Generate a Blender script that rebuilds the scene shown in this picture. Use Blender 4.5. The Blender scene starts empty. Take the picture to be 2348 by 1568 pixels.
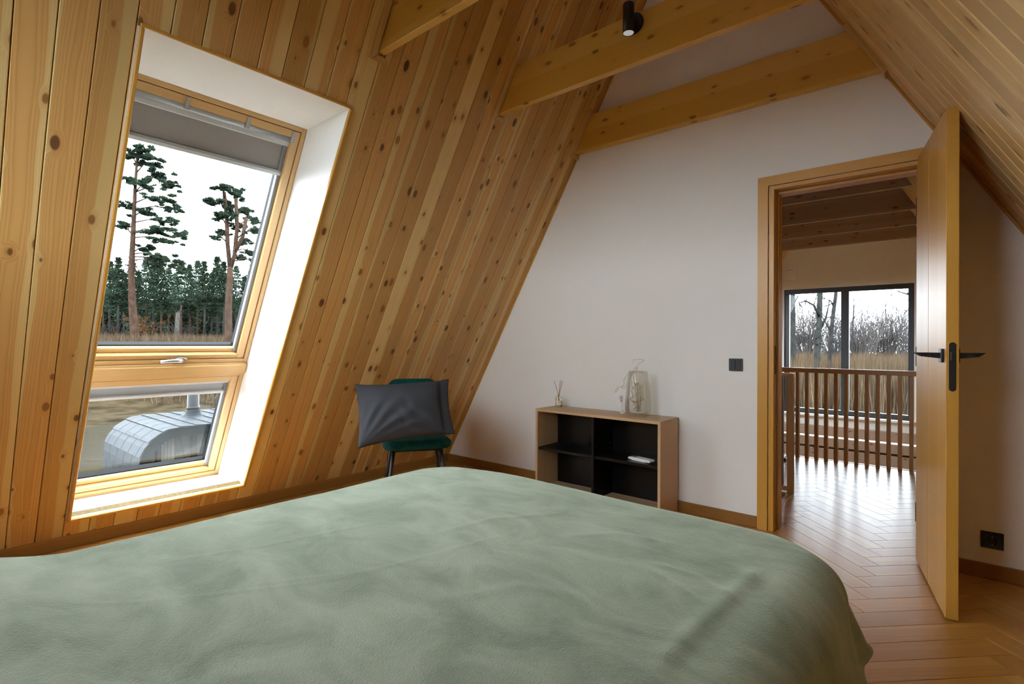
import bpy, bmesh, math, random
from mathutils import Vector, Matrix, noise
from math import sin, cos, pi, sqrt, radians

S3 = sqrt(3.0)
C = bpy.context.scene.collection
scn = bpy.context.scene

# ------------------------------------------------------------------ camera
CAM_H = 1.11
YAW, PITCH, ROLL, FPX = 0.7004, 0.0021, 0.0041, 1190.3
_f = Vector((-sin(YAW) * cos(PITCH), cos(YAW) * cos(PITCH), sin(PITCH)))
_r0 = Vector((cos(YAW), sin(YAW), 0))
_u0 = _r0.cross(_f)
_r = _r0 * cos(ROLL) + _u0 * sin(ROLL)
_u = -_r0 * sin(ROLL) + _u0 * cos(ROLL)
cam_data = bpy.data.cameras.new('camera')
cam = bpy.data.objects.new('camera', cam_data)
C.objects.link(cam)
cam_data.sensor_width = 36.0
cam_data.lens = FPX / 2348 * 36.0
cam_data.clip_start = 0.02
cam_data.clip_end = 600
M = Matrix((_r, _u, -_f)).transposed().to_4x4()
M.translation = Vector((0, 0, CAM_H))
cam.matrix_world = M
scn.camera = cam


def at(px, py, depth):
    """world point seen at photo pixel (px, py) at a distance along the view axis (used to lay out the far trees)"""
    d = _f + _r * ((px - 1174) / FPX) - _u * ((py - 784) / FPX)
    return Vector((0, 0, CAM_H)) + d * depth


def at_z(px, py, z):
    d = _f + _r * ((px - 1174) / FPX) - _u * ((py - 784) / FPX)
    return Vector((0, 0, CAM_H)) + d * ((z - CAM_H) / d.z)


# ------------------------------------------------------------------ world, light, exposure
SKY = 7.0
world = bpy.data.worlds.new('overcast_sky')
scn.world = world
world.use_nodes = True
bg = world.node_tree.nodes['Background']
bg.inputs['Color'].default_value = (0.87, 0.955, 1.06, 1)
bg.inputs['Strength'].default_value = SKY
scn.view_settings.view_transform = 'Standard'
scn.view_settings.look = 'None'
scn.view_settings.gamma = 1.0
scn.view_settings.use_curve_mapping = False
scn.view_settings.exposure = 1.32
try:
    scn.cycles.max_bounces = 16
    scn.cycles.diffuse_bounces = 8
    scn.cycles.transparent_max_bounces = 24
    scn.cycles.glossy_bounces = 6
    scn.cycles.caustics_reflective = False
    scn.cycles.caustics_refractive = False
    scn.cycles.sample_clamp_indirect = 12.0
    scn.cycles.use_denoising = True
except Exception:
    pass


# ------------------------------------------------------------------ dimensions
XL, XR, D = -3.6494, 1.2101, 3.3604      # foot of left / right slope, white wall
WALL_T = 0.14
SN, CS = sin(radians(60)), cos(radians(60))
APEX_X, APEX_Z = (XL + XR) / 2, (XR - XL) / 2 * S3
PITCHW = 0.1095
WY0, WY1, WZ0, WZ1 = 0.598, 1.472, 0.174, 2.294
BACK_Y = -0.75
HALL_END = 5.76
FAR_Y = 9.75


# ------------------------------------------------------------------ node helpers
class NT:
    def __init__(self, name):
        self.m = bpy.data.materials.new(name)
        self.m.use_nodes = True
        self.t = self.m.node_tree
        self.n = self.t.nodes
        self.b = self.n['Principled BSDF']
        self.out = self.n['Material Output']

    def new(self, typ, **kw):
        nd = self.n.new(typ)
        for k, v in kw.items():
            setattr(nd, k, v)
        return nd

    def link(self, a, b):
        self.t.links.new(a, b)

    def val(self, inp, v):
        if isinstance(v, bpy.types.NodeSocket):
            self.link(v, inp)
        elif v is not None:
            inp.default_value = v

    def math(self, op, a, b=None, c=None, clamp=False):
        nd = self.new('ShaderNodeMath', operation=op)
        nd.use_clamp = clamp
        self.val(nd.inputs[0], a)
        if b is not None:
            self.val(nd.inputs[1], b)
        if c is not None:
            self.val(nd.inputs[2], c)
        return nd.outputs[0]

    def vmath(self, op, a, b=None):
        nd = self.new('ShaderNodeVectorMath', operation=op)
        self.val(nd.inputs[0], a)
        if b is not None:
            self.val(nd.inputs[1], b)
        return nd.outputs[0]

    def xyz(self, v):
        nd = self.new('ShaderNodeSeparateXYZ')
        self.link(v, nd.inputs[0])
        return nd.outputs

    def comb(self, x, y, z):
        nd = self.new('ShaderNodeCombineXYZ')
        for i, a in enumerate((x, y, z)):
            self.val(nd.inputs[i], a)
        return nd.outputs[0]

    def noise(self, vec, scale=5.0, detail=2.0, rough=0.5, dist=0.0):
        nd = self.new('ShaderNodeTexNoise')
        self.val(nd.inputs['Vector'], vec)
        nd.inputs['Scale'].default_value = scale
        nd.inputs['Detail'].default_value = detail
        nd.inputs['Roughness'].default_value = rough
        nd.inputs['Distortion'].default_value = dist
        return nd.outputs['Fac']

    def mix(self, fac, a, b, blend='MIX'):
        nd = self.new('ShaderNodeMix', data_type='RGBA', blend_type=blend)
        self.val(nd.inputs[0], fac)
        for s, v in ((nd.inputs[6], a), (nd.inputs[7], b)):
            if isinstance(v, bpy.types.NodeSocket):
                self.link(v, s)
            else:
                s.default_value = (*v, 1) if len(v) == 3 else v
        return nd.outputs[2]

    def maprange(self, v, a, b, c, d, smooth=False):
        nd = self.new('ShaderNodeMapRange')
        nd.interpolation_type = 'SMOOTHSTEP' if smooth else 'LINEAR'
        nd.clamp = True
        self.val(nd.inputs[0], v)
        for i, x in enumerate((a, b, c, d)):
            self.val(nd.inputs[1 + i], x)
        return nd.outputs[0]

    def bump(self, height, strength=0.2, dist=0.01):
        nd = self.new('ShaderNodeBump')
        nd.inputs['Strength'].default_value = strength
        nd.inputs['Distance'].default_value = dist
        self.link(height, nd.inputs['Height'])
        self.link(nd.outputs[0], self.b.inputs['Normal'])

    def obj(self):
        return self.new('ShaderNodeTexCoord').outputs['Object']

    def rnd(self):
        o = self.new('ShaderNodeObjectInfo')
        w = self.new('ShaderNodeTexWhiteNoise', noise_dimensions='1D')
        self.link(self.math('MULTIPLY', o.outputs['Random'], 91.7), w.inputs['W'])
        s = self.new('ShaderNodeSeparateColor')
        self.link(w.outputs['Color'], s.inputs[0])
        return s.outputs[0], s.outputs[1], s.outputs[2]


def plain(name, col, rough=0.5, metal=0.0, spec=None, grain=0.0, gscale=60, bump=0.0, coat=0.0):
    t = NT(name)
    t.b.inputs['Roughness'].default_value = rough
    t.b.inputs['Metallic'].default_value = metal
    if spec is not None:
        t.b.inputs['Specular IOR Level'].default_value = spec
    if coat:
        t.b.inputs['Coat Weight'].default_value = coat
    n = t.noise(t.obj(), gscale, 3)
    f = t.maprange(n, 0.3, 0.7, 1 - grain, 1 + grain)
    c = t.new('ShaderNodeVectorMath', operation='SCALE')
    c.inputs[0].default_value = col
    t.link(f, c.inputs['Scale'])
    t.link(c.outputs[0], t.b.inputs['Base Color'])
    if bump:
        t.bump(n, bump, 0.002)
    return t.m


def wood(name, heart, sap, ringc, axis='x', knots=0.0, knot_len=0.30, knot_w=0.11, knotc=(0.13, 0.055, 0.02),
         ring=0.006, ringamt=0.35, sapr=(0.042, 0.085), rough=0.45, var=0.12, coat=0.0, scale=1.0, spec=0.4, world_rnd=True):
    """procedural sawn wood: growth rings round a pith line beside the board, pale sapwood outside, dark knots"""
    t = NT(name)
    x, y, z = t.xyz(t.obj())
    if axis == 'y':
        x, y = y, x
    elif axis == 'z':
        x, z = z, x
    ra, rb, rc = t.rnd()
    X = t.math('MULTIPLY_ADD', ra, 37.0, x)
    Yk = t.math('MULTIPLY_ADD', rb, 11.0, y)
    base = t.comb(X, Yk, z)
    n1 = t.noise(t.vmath('MULTIPLY', base, (1.1 * scale, 5 * scale, 5 * scale)), 1.0, 2)
    n1 = t.math('SUBTRACT', n1, 0.5)
    n2 = t.math('SUBTRACT', t.noise(t.vmath('MULTIPLY', base, (5 * scale, 55 * scale, 55 * scale)), 1.0, 2), 0.5)
    oy = t.math('MULTIPLY_ADD', rc, 0.10, -0.05)
    oy = t.math('MULTIPLY_ADD', n1, 0.06, oy)
    oz = t.math('MULTIPLY_ADD', rb, -0.045, -0.012)
    dy = t.math('SUBTRACT', y, oy)
    dz = t.math('SUBTRACT', z, oz)
    r = t.math('SQRT', t.math('ADD', t.math('MULTIPLY', dy, dy), t.math('MULTIPLY', dz, dz)))
    r = t.math('MULTIPLY_ADD', n2, 0.003, r)
    km = None
    if knots > 0:
        v = t.new('ShaderNodeTexVoronoi', feature='F1', voronoi_dimensions='2D')
        v.inputs['Scale'].default_value = 1.0
        v.inputs['Randomness'].default_value = 0.9
        t.link(t.comb(t.math('DIVIDE', X, knot_len), t.math('MULTIPLY_ADD', rb, 17.0, t.math('DIVIDE', t.math('ADD', y, z), knot_w)), 0.0), v.inputs['Vector'])
        wob = t.math('MULTIPLY', n2, 0.05)
        dist = t.math('ADD', v.outputs['Distance'], wob)
        s = t.new('ShaderNodeSeparateColor')
        t.link(v.outputs['Color'], s.inputs[0])
        kr = t.maprange(s.outputs[0], 1.0 - knots, 1.0, 0.035, 0.155)
        has = t.math('GREATER_THAN', s.outputs[0], 1.0 - knots)
        km = t.math('MULTIPLY', t.maprange(t.math('SUBTRACT', kr, dist), -0.015, 0.03, 0.0, 1.0), has)
        halo = t.math('MULTIPLY', t.maprange(t.math('SUBTRACT', dist, kr), 0.0, 0.20, 1.0, 0.0, True), has)
        r = t.math('MULTIPLY_ADD', halo, 0.012, r)
    fr = t.math('FRACT', t.math('DIVIDE', r, ring))
    late = t.math('POWER', fr, 2.5)
    R1 = t.maprange(ra, 0, 1, sapr[0], sapr[1])
    sm = t.maprange(t.math('SUBTRACT', r, R1), -0.002, 0.004, 0.0, 1.0, True)
    col = t.mix(sm, heart, sap)
    amt = t.math('MULTIPLY', late, t.maprange(sm, 0, 1, ringamt, ringamt * 0.45))
    col = t.mix(amt, col, ringc)
    fib = t.noise(t.vmath('MULTIPLY', base, (8, 420, 420)), 1.0, 2)
    col = t.mix(0.12, col, t.mix(fib, (0.5, 0.5, 0.5), (1.3, 1.3, 1.3)), 'MULTIPLY')
    if km is not None:
        col = t.mix(t.math('MULTIPLY', halo, 0.30), col, ringc)
        col = t.mix(km, col, t.mix(t.maprange(s.outputs[1], 0, 1, 0.0, 0.7), knotc, ringc))
    br = t.maprange(rb, 0, 1, 1 - var, 1 + var)
    sc = t.new('ShaderNodeVectorMath', operation='SCALE')
    t.link(col, sc.inputs[0])
    t.link(br, sc.inputs['Scale'])
    t.link(sc.outputs[0], t.b.inputs['Base Color'])
    t.b.inputs['Roughness'].default_value = rough
    t.b.inputs['Specular IOR Level'].default_value = spec
    if coat:
        t.b.inputs['Coat Weight'].default_value = coat
        t.b.inputs['Coat Roughness'].default_value = 0.2
    t.bump(fib, 0.05, 0.001)
    return t.m


def glass_pane(name, tint=(0.97, 0.985, 0.98), rough=0.0, refl=1.0):
    t = NT(name)
    tr = t.new('ShaderNodeBsdfTransparent')
    tr.inputs[0].default_value = (*tint, 1)
    gl = t.new('ShaderNodeBsdfGlossy')
    gl.inputs['Roughness'].default_value = rough
    fr = t.new('ShaderNodeFresnel')
    fr.inputs[0].default_value = 1.45
    mx = t.new('ShaderNodeMixShader')
    t.link(t.math('MULTIPLY', fr.outputs[0], refl), mx.inputs[0])
    t.link(tr.outputs[0], mx.inputs[1])
    t.link(gl.outputs[0], mx.inputs[2])
    t.link(mx.outputs[0], t.out.inputs[0])
    return t.m


# ------------------------------------------------------------------ materials
HEART, SAP, RINGC = (0.64, 0.37, 0.125), (0.72, 0.52, 0.22), (0.46, 0.215, 0.055)
pine = wood('knotty_pine', HEART, SAP, RINGC, 'x', knots=0.55, knot_len=0.20, knot_w=0.105, ringamt=0.65)
pine_r = wood('knotty_pine_pale', (0.66, 0.43, 0.17), (0.70, 0.49, 0.21), (0.48, 0.27, 0.08), 'x', knots=0.4, knot_len=0.26, knotc=(0.27, 0.15, 0.05), ringamt=0.14, rough=0.6)
seam_dark = plain('board_backing', (0.22, 0.15, 0.05), 0.8, grain=0.2)
beamw = wood('glulam_spruce', (0.66, 0.38, 0.07), (0.70, 0.43, 0.10), (0.50, 0.24, 0.03), 'x', knots=0.42, knot_len=0.16, knot_w=0.07, knotc=(0.22, 0.11, 0.03), ringamt=0.22, rough=0.35, var=0.04)
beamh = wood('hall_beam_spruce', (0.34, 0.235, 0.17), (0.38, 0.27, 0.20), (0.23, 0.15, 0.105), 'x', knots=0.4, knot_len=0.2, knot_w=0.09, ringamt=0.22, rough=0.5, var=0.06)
oak = {a: wood('oak_trim_' + a, (0.56, 0.28, 0.040), (0.59, 0.305, 0.052), (0.43, 0.19, 0.022), a, ring=0.003, ringamt=0.22, rough=0.35, var=0.05, scale=1.5) for a in 'xyz'}
skirt = {a: wood('oak_skirting_' + a, (0.30, 0.135, 0.03), (0.33, 0.15, 0.035), (0.17, 0.07, 0.015), a, ring=0.004, ringamt=0.45, rough=0.4, var=0.05) for a in 'xy'}
winw = {a: wood('lacquered_window_pine_' + a, (0.62, 0.385, 0.155), (0.66, 0.43, 0.19), (0.52, 0.27, 0.07), a, ring=0.007, ringamt=0.4, rough=0.3, var=0.03, coat=0.3) for a in 'xy'}
floorw = wood('oiled_oak_parquet', (0.49, 0.235, 0.048), (0.53, 0.27, 0.062), (0.28, 0.12, 0.022), 'x', ring=0.005, ringamt=0.5, rough=0.29, var=0.10, sapr=(0.05, 0.09), spec=0.3, coat=0.0, knots=0.08, knot_len=0.5)
railw = {a: wood('oak_railing_' + a, (0.46, 0.27, 0.125), (0.50, 0.30, 0.15), (0.34, 0.18, 0.07), a, ring=0.004, ringamt=0.3, rough=0.35, var=0.12) for a in 'xyz'}
cabw = {a: wood('light_oak_laminate_' + a, (0.52, 0.34, 0.18), (0.55, 0.37, 0.20), (0.40, 0.25, 0.12), a, ring=0.005, ringamt=0.35, rough=0.45, var=0.03) for a in 'xz'}
white = plain('white_paint', (0.79, 0.78, 0.745), 0.7, grain=0.008, gscale=3, bump=0.03)
lining = plain('white_lining', (0.87, 0.87, 0.85), 0.55, grain=0.004)
black = plain('matt_black', (0.012, 0.012, 0.013), 0.38, grain=0.1)
blackmel = plain('black_melamine', (0.0045, 0.004, 0.004), 0.3, spec=0.25, grain=0.15, gscale=200)
blacksock = plain('black_plastic', (0.008, 0.007, 0.006), 0.35, grain=0.1)
alu = plain('brushed_aluminium', (0.42, 0.44, 0.46), 0.45, 0.5, grain=0.05, gscale=300)
alurail = plain('grey_aluminium_rail', (0.24, 0.25, 0.265), 0.6, 0.2)
alupale = plain('pale_aluminium', (0.55, 0.57, 0.57), 0.5, 0.2, grain=0.03)
greyfab = plain('grey_blind_cloth', (0.30, 0.285, 0.27), 0.85, grain=0.08, gscale=500, bump=0.1)
bluegrey = plain('bluegrey_blind_cloth', (0.34, 0.37, 0.41), 0.85, grain=0.05, gscale=500)
gasket = plain('dark_gasket', (0.004, 0.0045, 0.0045), 0.6, spec=0.1)
dkframe = plain('anthracite_frame', (0.045, 0.052, 0.06), 0.4, grain=0.05)
chrome = plain('satin_chrome', (0.48, 0.48, 0.47), 0.32, 0.85)
pane = glass_pane('window_glass', refl=0.14)
pane2 = glass_pane('large_window_glass', refl=0.4)
vaseg = glass_pane('vase_glass', (0.985, 0.985, 0.965), 0.02, 0.35)
bottleg = glass_pane('bottle_glass', (0.975, 0.975, 0.94), 0.02, 0.35)


def velvet(name, a, b, scale=6.0, sheen=0.6, streak=(1, 1, 1), bump=0.3, fuzz=900):
    t = NT(name)
    o = t.obj()
    n = t.noise(t.vmath('MULTIPLY', o, streak), scale, 5, 0.6, 0.6)
    f = t.maprange(n, 0.36, 0.66, 0, 1)
    t.link(t.mix(f, a, b), t.b.inputs['Base Color'])
    t.b.inputs['Roughness'].default_value = 0.9
    t.b.inputs['Specular IOR Level'].default_value = 0.15
    t.b.inputs['Sheen Weight'].default_value = sheen
    t.b.inputs['Sheen Roughness'].default_value = 0.45
    t.b.inputs['Sheen Tint'].default_value = (*[min(1, c * 2.2) for c in b], 1)
    fz = t.noise(o, fuzz, 2)
    t.bump(t.math('ADD', fz, t.math('MULTIPLY', n, 1.5)), bump, 0.004)
    return t.m


blanket_m = velvet('green_fleece', (0.168, 0.203, 0.150), (0.305, 0.342, 0.265), 4.0, 0.6, (1.0, 1.6, 1), 0.6, 240)
chair_m = velvet('emerald_velvet', (0.002, 0.030, 0.026), (0.006, 0.072, 0.062), 7, 0.5, (1, 1, 1), 0.15)
pillow_m = plain('charcoal_cotton', (0.031, 0.033, 0.040), 0.85, grain=0.06, gscale=400, bump=0.1)


# ------------------------------------------------------------------ mesh helpers
def link(o):
    C.objects.link(o)
    return o


def mesh_obj(name, bm, mat, parent=None, loc=(0, 0, 0), rot=None, smooth=False):
    me = bpy.data.meshes.new(name)
    bmesh.ops.recalc_face_normals(bm, faces=bm.faces)
    bm.to_mesh(me)
    bm.free()
    if smooth:
        for p in me.polygons:
            p.use_smooth = True
    if mat:
        me.materials.append(mat)
    o = link(bpy.data.objects.new(name, me))
    if parent:
        o.parent = parent
    o.location = loc
    if rot is not None:
        o.rotation_euler = rot
    return o


def bm_box(bm, c, s, bevel=0.0, mat=None, seg=1):
    r = bmesh.ops.create_cube(bm, size=1.0)
    vs = r['verts']
    for v in vs:
        v.co = Vector((v.co.x * s[0], v.co.y * s[1], v.co.z * s[2]))
    if bevel > 0:
        es = list({e for v in vs for e in v.link_edges})
        rr = bmesh.ops.bevel(bm, geom=es, offset=min(bevel, min(s) * 0.45), segments=seg, affect='EDGES')
        vs = list({v for f in rr['faces'] for v in f.verts} | {v for v in vs if v.is_valid})
    m = mat if mat is not None else Matrix.Identity(4)
    for v in vs:
        v.co = m @ (v.co + Vector(c)) if mat is not None else v.co + Vector(c)
    return vs


def box(name, x0, x1, y0, y1, z0, z1, mat, parent=None, bevel=0.002, seg=1, base=(0, 0, 0), smooth=False):
    """box given in the frame of `parent` (base = parent's world location when coordinates are world ones)"""
    bm = bmesh.new()
    bm_box(bm, (0, 0, 0), (abs(x1 - x0), abs(y1 - y0), abs(z1 - z0)), bevel, seg=seg)
    return mesh_obj(name, bm, mat, parent, ((x0 + x1) / 2 - base[0], (y0 + y1) / 2 - base[1], (z0 + z1) / 2 - base[2]), smooth=smooth)


def poly_ext(name, pts, h0, h1, mat, parent=None, loc=(0, 0, 0), bevel=0.0, plane='xy', rot=None):
    """polygon extruded between two heights; plane xy (height z), xz (height y), yz (height x)"""
    def P(a, b, h):
        return {'xy': (a, b, h), 'xz': (a, h, b), 'yz': (h, a, b)}[plane]
    bm = bmesh.new()
    lo = [bm.verts.new(P(a, b, h0)) for a, b in pts]
    hi = [bm.verts.new(P(a, b, h1)) for a, b in pts]
    n = len(pts)
    bm.faces.new(lo[::-1])
    top = bm.faces.new(hi)
    for i in range(n):
        bm.faces.new((lo[i], lo[(i + 1) % n], hi[(i + 1) % n], hi[i]))
    if bevel > 0:
        bmesh.ops.bevel(bm, geom=list(top.edges), offset=bevel, segments=1, affect='EDGES')
    return mesh_obj(name, bm, mat, parent, loc, rot)


def bm_tube(bm, pts, rad, sides=8, cap=True):
    pts = [Vector(p) for p in pts]
    if not isinstance(rad, (list, tuple)):
        rad = [rad] * len(pts)
    rings = []
    up = None
    for i, p in enumerate(pts):
        d = (pts[min(i + 1, len(pts) - 1)] - pts[max(i - 1, 0)])
        if d.length < 1e-9:
            d = Vector((0, 0, 1))
        d.normalize()
        if up is None:
            up = d.orthogonal().normalized()
        up = (up - d * up.dot(d))
        up = up.normalized() if up.length > 1e-6 else d.orthogonal().normalized()
        w = d.cross(up)
        rings.append([bm.verts.new(p + (up * cos(2 * pi * k / sides) + w * sin(2 * pi * k / sides)) * rad[i]) for k in range(sides)])
    for a, b in zip(rings, rings[1:]):
        for k in range(sides):
            bm.faces.new((a[k], a[(k + 1) % sides], b[(k + 1) % sides], b[k]))
    if cap:
        bm.faces.new(rings[0][::-1])
        bm.faces.new(rings[-1])


def tube(name, pts, rad, mat, parent=None, sides=8, loc=(0, 0, 0)):
    bm = bmesh.new()
    bm_tube(bm, pts, rad, sides)
    return mesh_obj(name, bm, mat, parent, loc, smooth=True)


def lathe(name, prof, mat, parent=None, loc=(0, 0, 0), seg=32, closed=False):
    bm = bmesh.new()
    rings = []
    for r, z in prof:
        rings.append([bm.verts.new((r * cos(2 * pi * k / seg), r * sin(2 * pi * k / seg), z)) for k in range(seg)] if r > 1e-5 else [bm.verts.new((0, 0, z))])
    for a, b in zip(rings, rings[1:]):
        for k in range(seg):
            k2 = (k + 1) % seg
            if len(a) == 1 and len(b) == 1:
                continue
            if len(a) == 1:
                bm.faces.new((a[0], b[k], b[k2]))
            elif len(b) == 1:
                bm.faces.new((a[k], a[k2], b[0]))
            else:
                bm.faces.new((a[k], a[k2], b[k2], b[k]))
    return mesh_obj(name, bm, mat, parent, loc, smooth=True)


def empty(name, loc=(0, 0, 0), rot=None):
    o = link(bpy.data.objects.new(name, None))
    o.location = loc
    o.empty_display_size = 0.1
    if rot is not None:
        o.rotation_euler = rot
    return o


def tag(o, label=None, cat=None, group=None, kind=None):
    if label:
        o['label'] = label
    if cat:
        o['category'] = cat
    if group:
        o['group'] = group
    if kind:
        o['kind'] = kind
    return o


def structure(o, label=None):
    o['kind'] = 'structure'
    if label:
        o['label'] = label
    return o


def copy_tree(o, parent=None):
    c = o.copy()
    C.objects.link(c)
    if parent:
        c.parent = parent
    for ch in list(o.children):
        copy_tree(ch, c)
    return c


def autosmooth(o, deg=40):
    me = o.data
    for p in me.polygons:
        p.use_smooth = True
    try:
        me.set_sharp_from_angle(angle=radians(deg))
    except Exception:
        pass


# ================================================================== SETTING
# ---- slopes. local frame: x up the slope, z towards the room, y = across
def slope_matrix(side):
    if side == 'left':
        s, y, n = Vector((CS, 0, SN)), Vector((0, -1, 0)), Vector((SN, 0, -CS))
        o = Vector((XL, 0, 0))
    else:
        s, y, n = Vector((-CS, 0, SN)), Vector((0, 1, 0)), Vector((-SN, 0, -CS))
        o = Vector((XR, 0, 0))
    m = Matrix((s, y, n)).transposed().to_4x4()
    m.translation = o
    return m


S_TOP = APEX_Z / SN


def slab_with_hole(name, side, y0, y1, s0, s1, hole=None, n0=-0.20, n1=-0.016):
    """backing slab of a slope; hole = (ya, yb, sa, sb)"""
    bm = bmesh.new()
    sg = -1 if side == 'left' else 1
    rects = [(y0, y1, s0, s1)]
    if hole:
        ya, yb, sa, sb = hole
        rects = [(y0, ya, s0, s1), (yb, y1, s0, s1), (ya, yb, s0, sa), (ya, yb, sb, s1)]
    for a, b, c, d in rects:
        bm_box(bm, ((c + d) / 2, sg * (a + b) / 2, (n0 + n1) / 2), (d - c, b - a, n1 - n0))
    o = mesh_obj(name, bm, seam_dark)
    o.matrix_world = slope_matrix(side)
    return structure(o)


SW0, SW1 = WZ0 / SN, WZ1 / SN       # window opening on the slope
wall_left = slab_with_hole('wall_left', 'left', BACK_Y, D + WALL_T, -0.05, S_TOP, (WY0 - 0.017, WY1 + 0.017, SW0 - 0.015, SW1 + 0.015), n0=-0.06)
wall_right = slab_with_hole('wall_right', 'right', BACK_Y, D + WALL_T, -0.05, S_TOP, None, n0=-0.06)


def plank(parent, side, y0, y1, s0, s1, mat, hole=None):
    g = 0.0014 if side == 'left' else 0.002
    sg = -1 if side == 'left' else 1
    ya, yb = y0 + g, y1 - g
    cy = (ya + yb) / 2
    cx = (s0 + s1) / 2
    pts = [(s0, ya), (s1, ya), (s1, yb), (s0, yb)]
    if hole:
        ha, hb, sa, sb = hole
        if ha <= ya and hb >= yb:
            plank(parent, side, y0, y1, s0, sa, mat)
            plank(parent, side, y0, y1, sb, s1, mat)
            return
        if hb > ya and ha < yb:
            if ha > ya:
                pts = [(s0, ya), (s1, ya), (s1, yb), (sb, yb), (sb, ha), (sa, ha), (sa, yb), (s0, yb)]
            else:
                pts = [(s0, ya), (sa, ya), (sa, hb), (sb, hb), (sb, ya), (s1, ya), (s1, yb), (s0, yb)]
    q = [(x - cx, sg * (y - cy)) for x, y in pts]
    poly_ext('plank', q, -0.014, 0.0, mat, parent, (cx, sg * cy, 0), bevel=0.0024 if side == 'left' else 0.0045)


k0 = math.floor((BACK_Y - 0.355) / PITCHW)
y = 0.355 + k0 * PITCHW
while y < D:
    plank(wall_left, 'left', max(y, BACK_Y), min(y + PITCHW, D), 0, S_TOP - 0.004, pine, (WY0 - 0.004, WY1 + 0.004, SW0 - 0.004, SW1 + 0.004))
    y += PITCHW
y = 1.682 + math.floor((BACK_Y - 1.682) / PITCHW) * PITCHW
while y < D:
    plank(wall_right, 'right', max(y, BACK_Y), min(y + PITCHW, D), 0, S_TOP - 0.004, pine_r)
    y += PITCHW

# hall slopes (beyond the white wall, far away: boards joined)
for side, m in (('left', pine_r), ('right', pine_r)):
    hole = (6.9, 8.5, 0.8, 2.5) if side == 'left' else None  # unseen roof window added in the left slope to brighten the hall
    w = slab_with_hole('wall_hall_' + side, side, D + WALL_T, FAR_Y + 0.2, -3.2, S_TOP, hole, n0=-0.06)
    sg = -1 if side == 'left' else 1
    bm = bmesh.new()
    y = D + WALL_T
    while y < FAR_Y:
        segs = [(-3.2, S_TOP - 0.004)]
        if hole and y + PITCHW > hole[0] and y < hole[1]:
            segs = [(-3.2, hole[2]), (hole[3], S_TOP - 0.004)]
        for a, b in segs:
            bm_box(bm, ((a + b) / 2, sg * (y + PITCHW / 2), -0.007), (b - a, PITCHW - 0.003, 0.014), 0.002)
        y += PITCHW
    o = mesh_obj('board_cladding', bm, m, w)
    tag(o, kind='stuff')
    if hole:
        fr = bmesh.new()
        for (a, b, c, d) in ((hole[0], hole[0] + 0.08, hole[2], hole[3]), (hole[1] - 0.08, hole[1], hole[2], hole[3]), (hole[0], hole[1], hole[2], hole[2] + 0.08), (hole[0], hole[1], hole[3] - 0.08, hole[3])):
            bm_box(fr, ((c + d) / 2, sg * (a + b) / 2, -0.04), (d - c, b - a, 0.05), 0.004)
        mesh_obj('fill_roof_window_frame', fr, dkframe, w)
        gb = bmesh.new()
        bm_box(gb, ((hole[2] + hole[3]) / 2, sg * (hole[0] + hole[1]) / 2, -0.05), (hole[3] - hole[2], hole[1] - hole[0], 0.006))
        mesh_obj('fill_roof_window_pane', gb, pane, w)

# ---- white wall with doorway
DX0, DX1, DZ = -0.800, -0.115, 2.030


def tri_x(z):
    return XL + z / S3, XR - z / S3


pts = [(XL, 0), (DX0, 0), (DX0, DZ), (DX1, DZ), (DX1, 0), (XR, 0), (APEX_X, APEX_Z)]
wall_back = structure(poly_ext('wall_back', pts, 0, WALL_T, white, None, (0, D, 0), plane='xz'))

# ---- gable walls
def tri_wall_with_hole(name, y0, y1, outline_z0, hole, mat, hole2=None):
    """triangular gable built from pieces round a rectangular hole"""
    a, b, c, d = hole
    bm = bmesh.new()

    def prism(pts):
        lo = [bm.verts.new((x, y0, z)) for x, z in pts]
        hi = [bm.verts.new((x, y1, z)) for x, z in pts]
        bm.faces.new(lo)
        bm.faces.new(hi[::-1])
        for i in range(len(pts)):
            j = (i + 1) % len(pts)
            bm.faces.new((lo[i], lo[j], hi[j], hi[i]))
    L = lambda z: XL + z / S3
    Rr = lambda z: XR - z / S3
    z0 = outline_z0
    prism([(L(z0), z0), (Rr(z0), z0), (Rr(c), c), (L(c), c)])
    prism([(L(c), c), (a, c), (a, d), (L(d), d)])
    prism([(b, c), (Rr(c), c), (Rr(d), d), (b, d)])
    if hole2:
        e, f, g, h = hole2
        prism([(L(d), d), (Rr(d), d), (Rr(g), g), (L(g), g)])
        prism([(L(g), g), (e, g), (e, h), (L(h), h)])
        prism([(f, g), (Rr(g), g), (Rr(h), h), (f, h)])
        prism([(L(h), h), (Rr(h), h), (APEX_X, APEX_Z)])
    else:
        prism([(L(d), d), (Rr(d), d), (APEX_X, APEX_Z)])
    return structure(mesh_obj(name, bm, mat))


FILL_GW = (-2.35, -0.75, 1.45, 2.55)  # unseen window behind the camera, added for fill light
wall_front = tri_wall_with_hole('wall_front', BACK_Y - 0.15, BACK_Y, 0, FILL_GW, white)
w3 = structure(empty('fill_window', ((FILL_GW[0] + FILL_GW[1]) / 2, BACK_Y - 0.08, FILL_GW[2])))
bm = bmesh.new()
W, H = FILL_GW[1] - FILL_GW[0], FILL_GW[3] - FILL_GW[2]
for c, s in (((0, 0, 0.03), (W, 0.06, 0.06)), ((0, 0, H - 0.03), (W, 0.06, 0.06)), ((-W / 2 + 0.03, 0, H / 2), (0.06, 0.06, H - 0.12)), ((W / 2 - 0.03, 0, H / 2), (0.06, 0.06, H - 0.12))):
    bm_box(bm, c, s, 0.004)
mesh_obj('fill_window_frame', bm, dkframe, w3)
box('fill_window_pane', -W / 2, W / 2, -0.004, 0.004, 0.03, H - 0.03, pane2, w3, 0)

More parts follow.
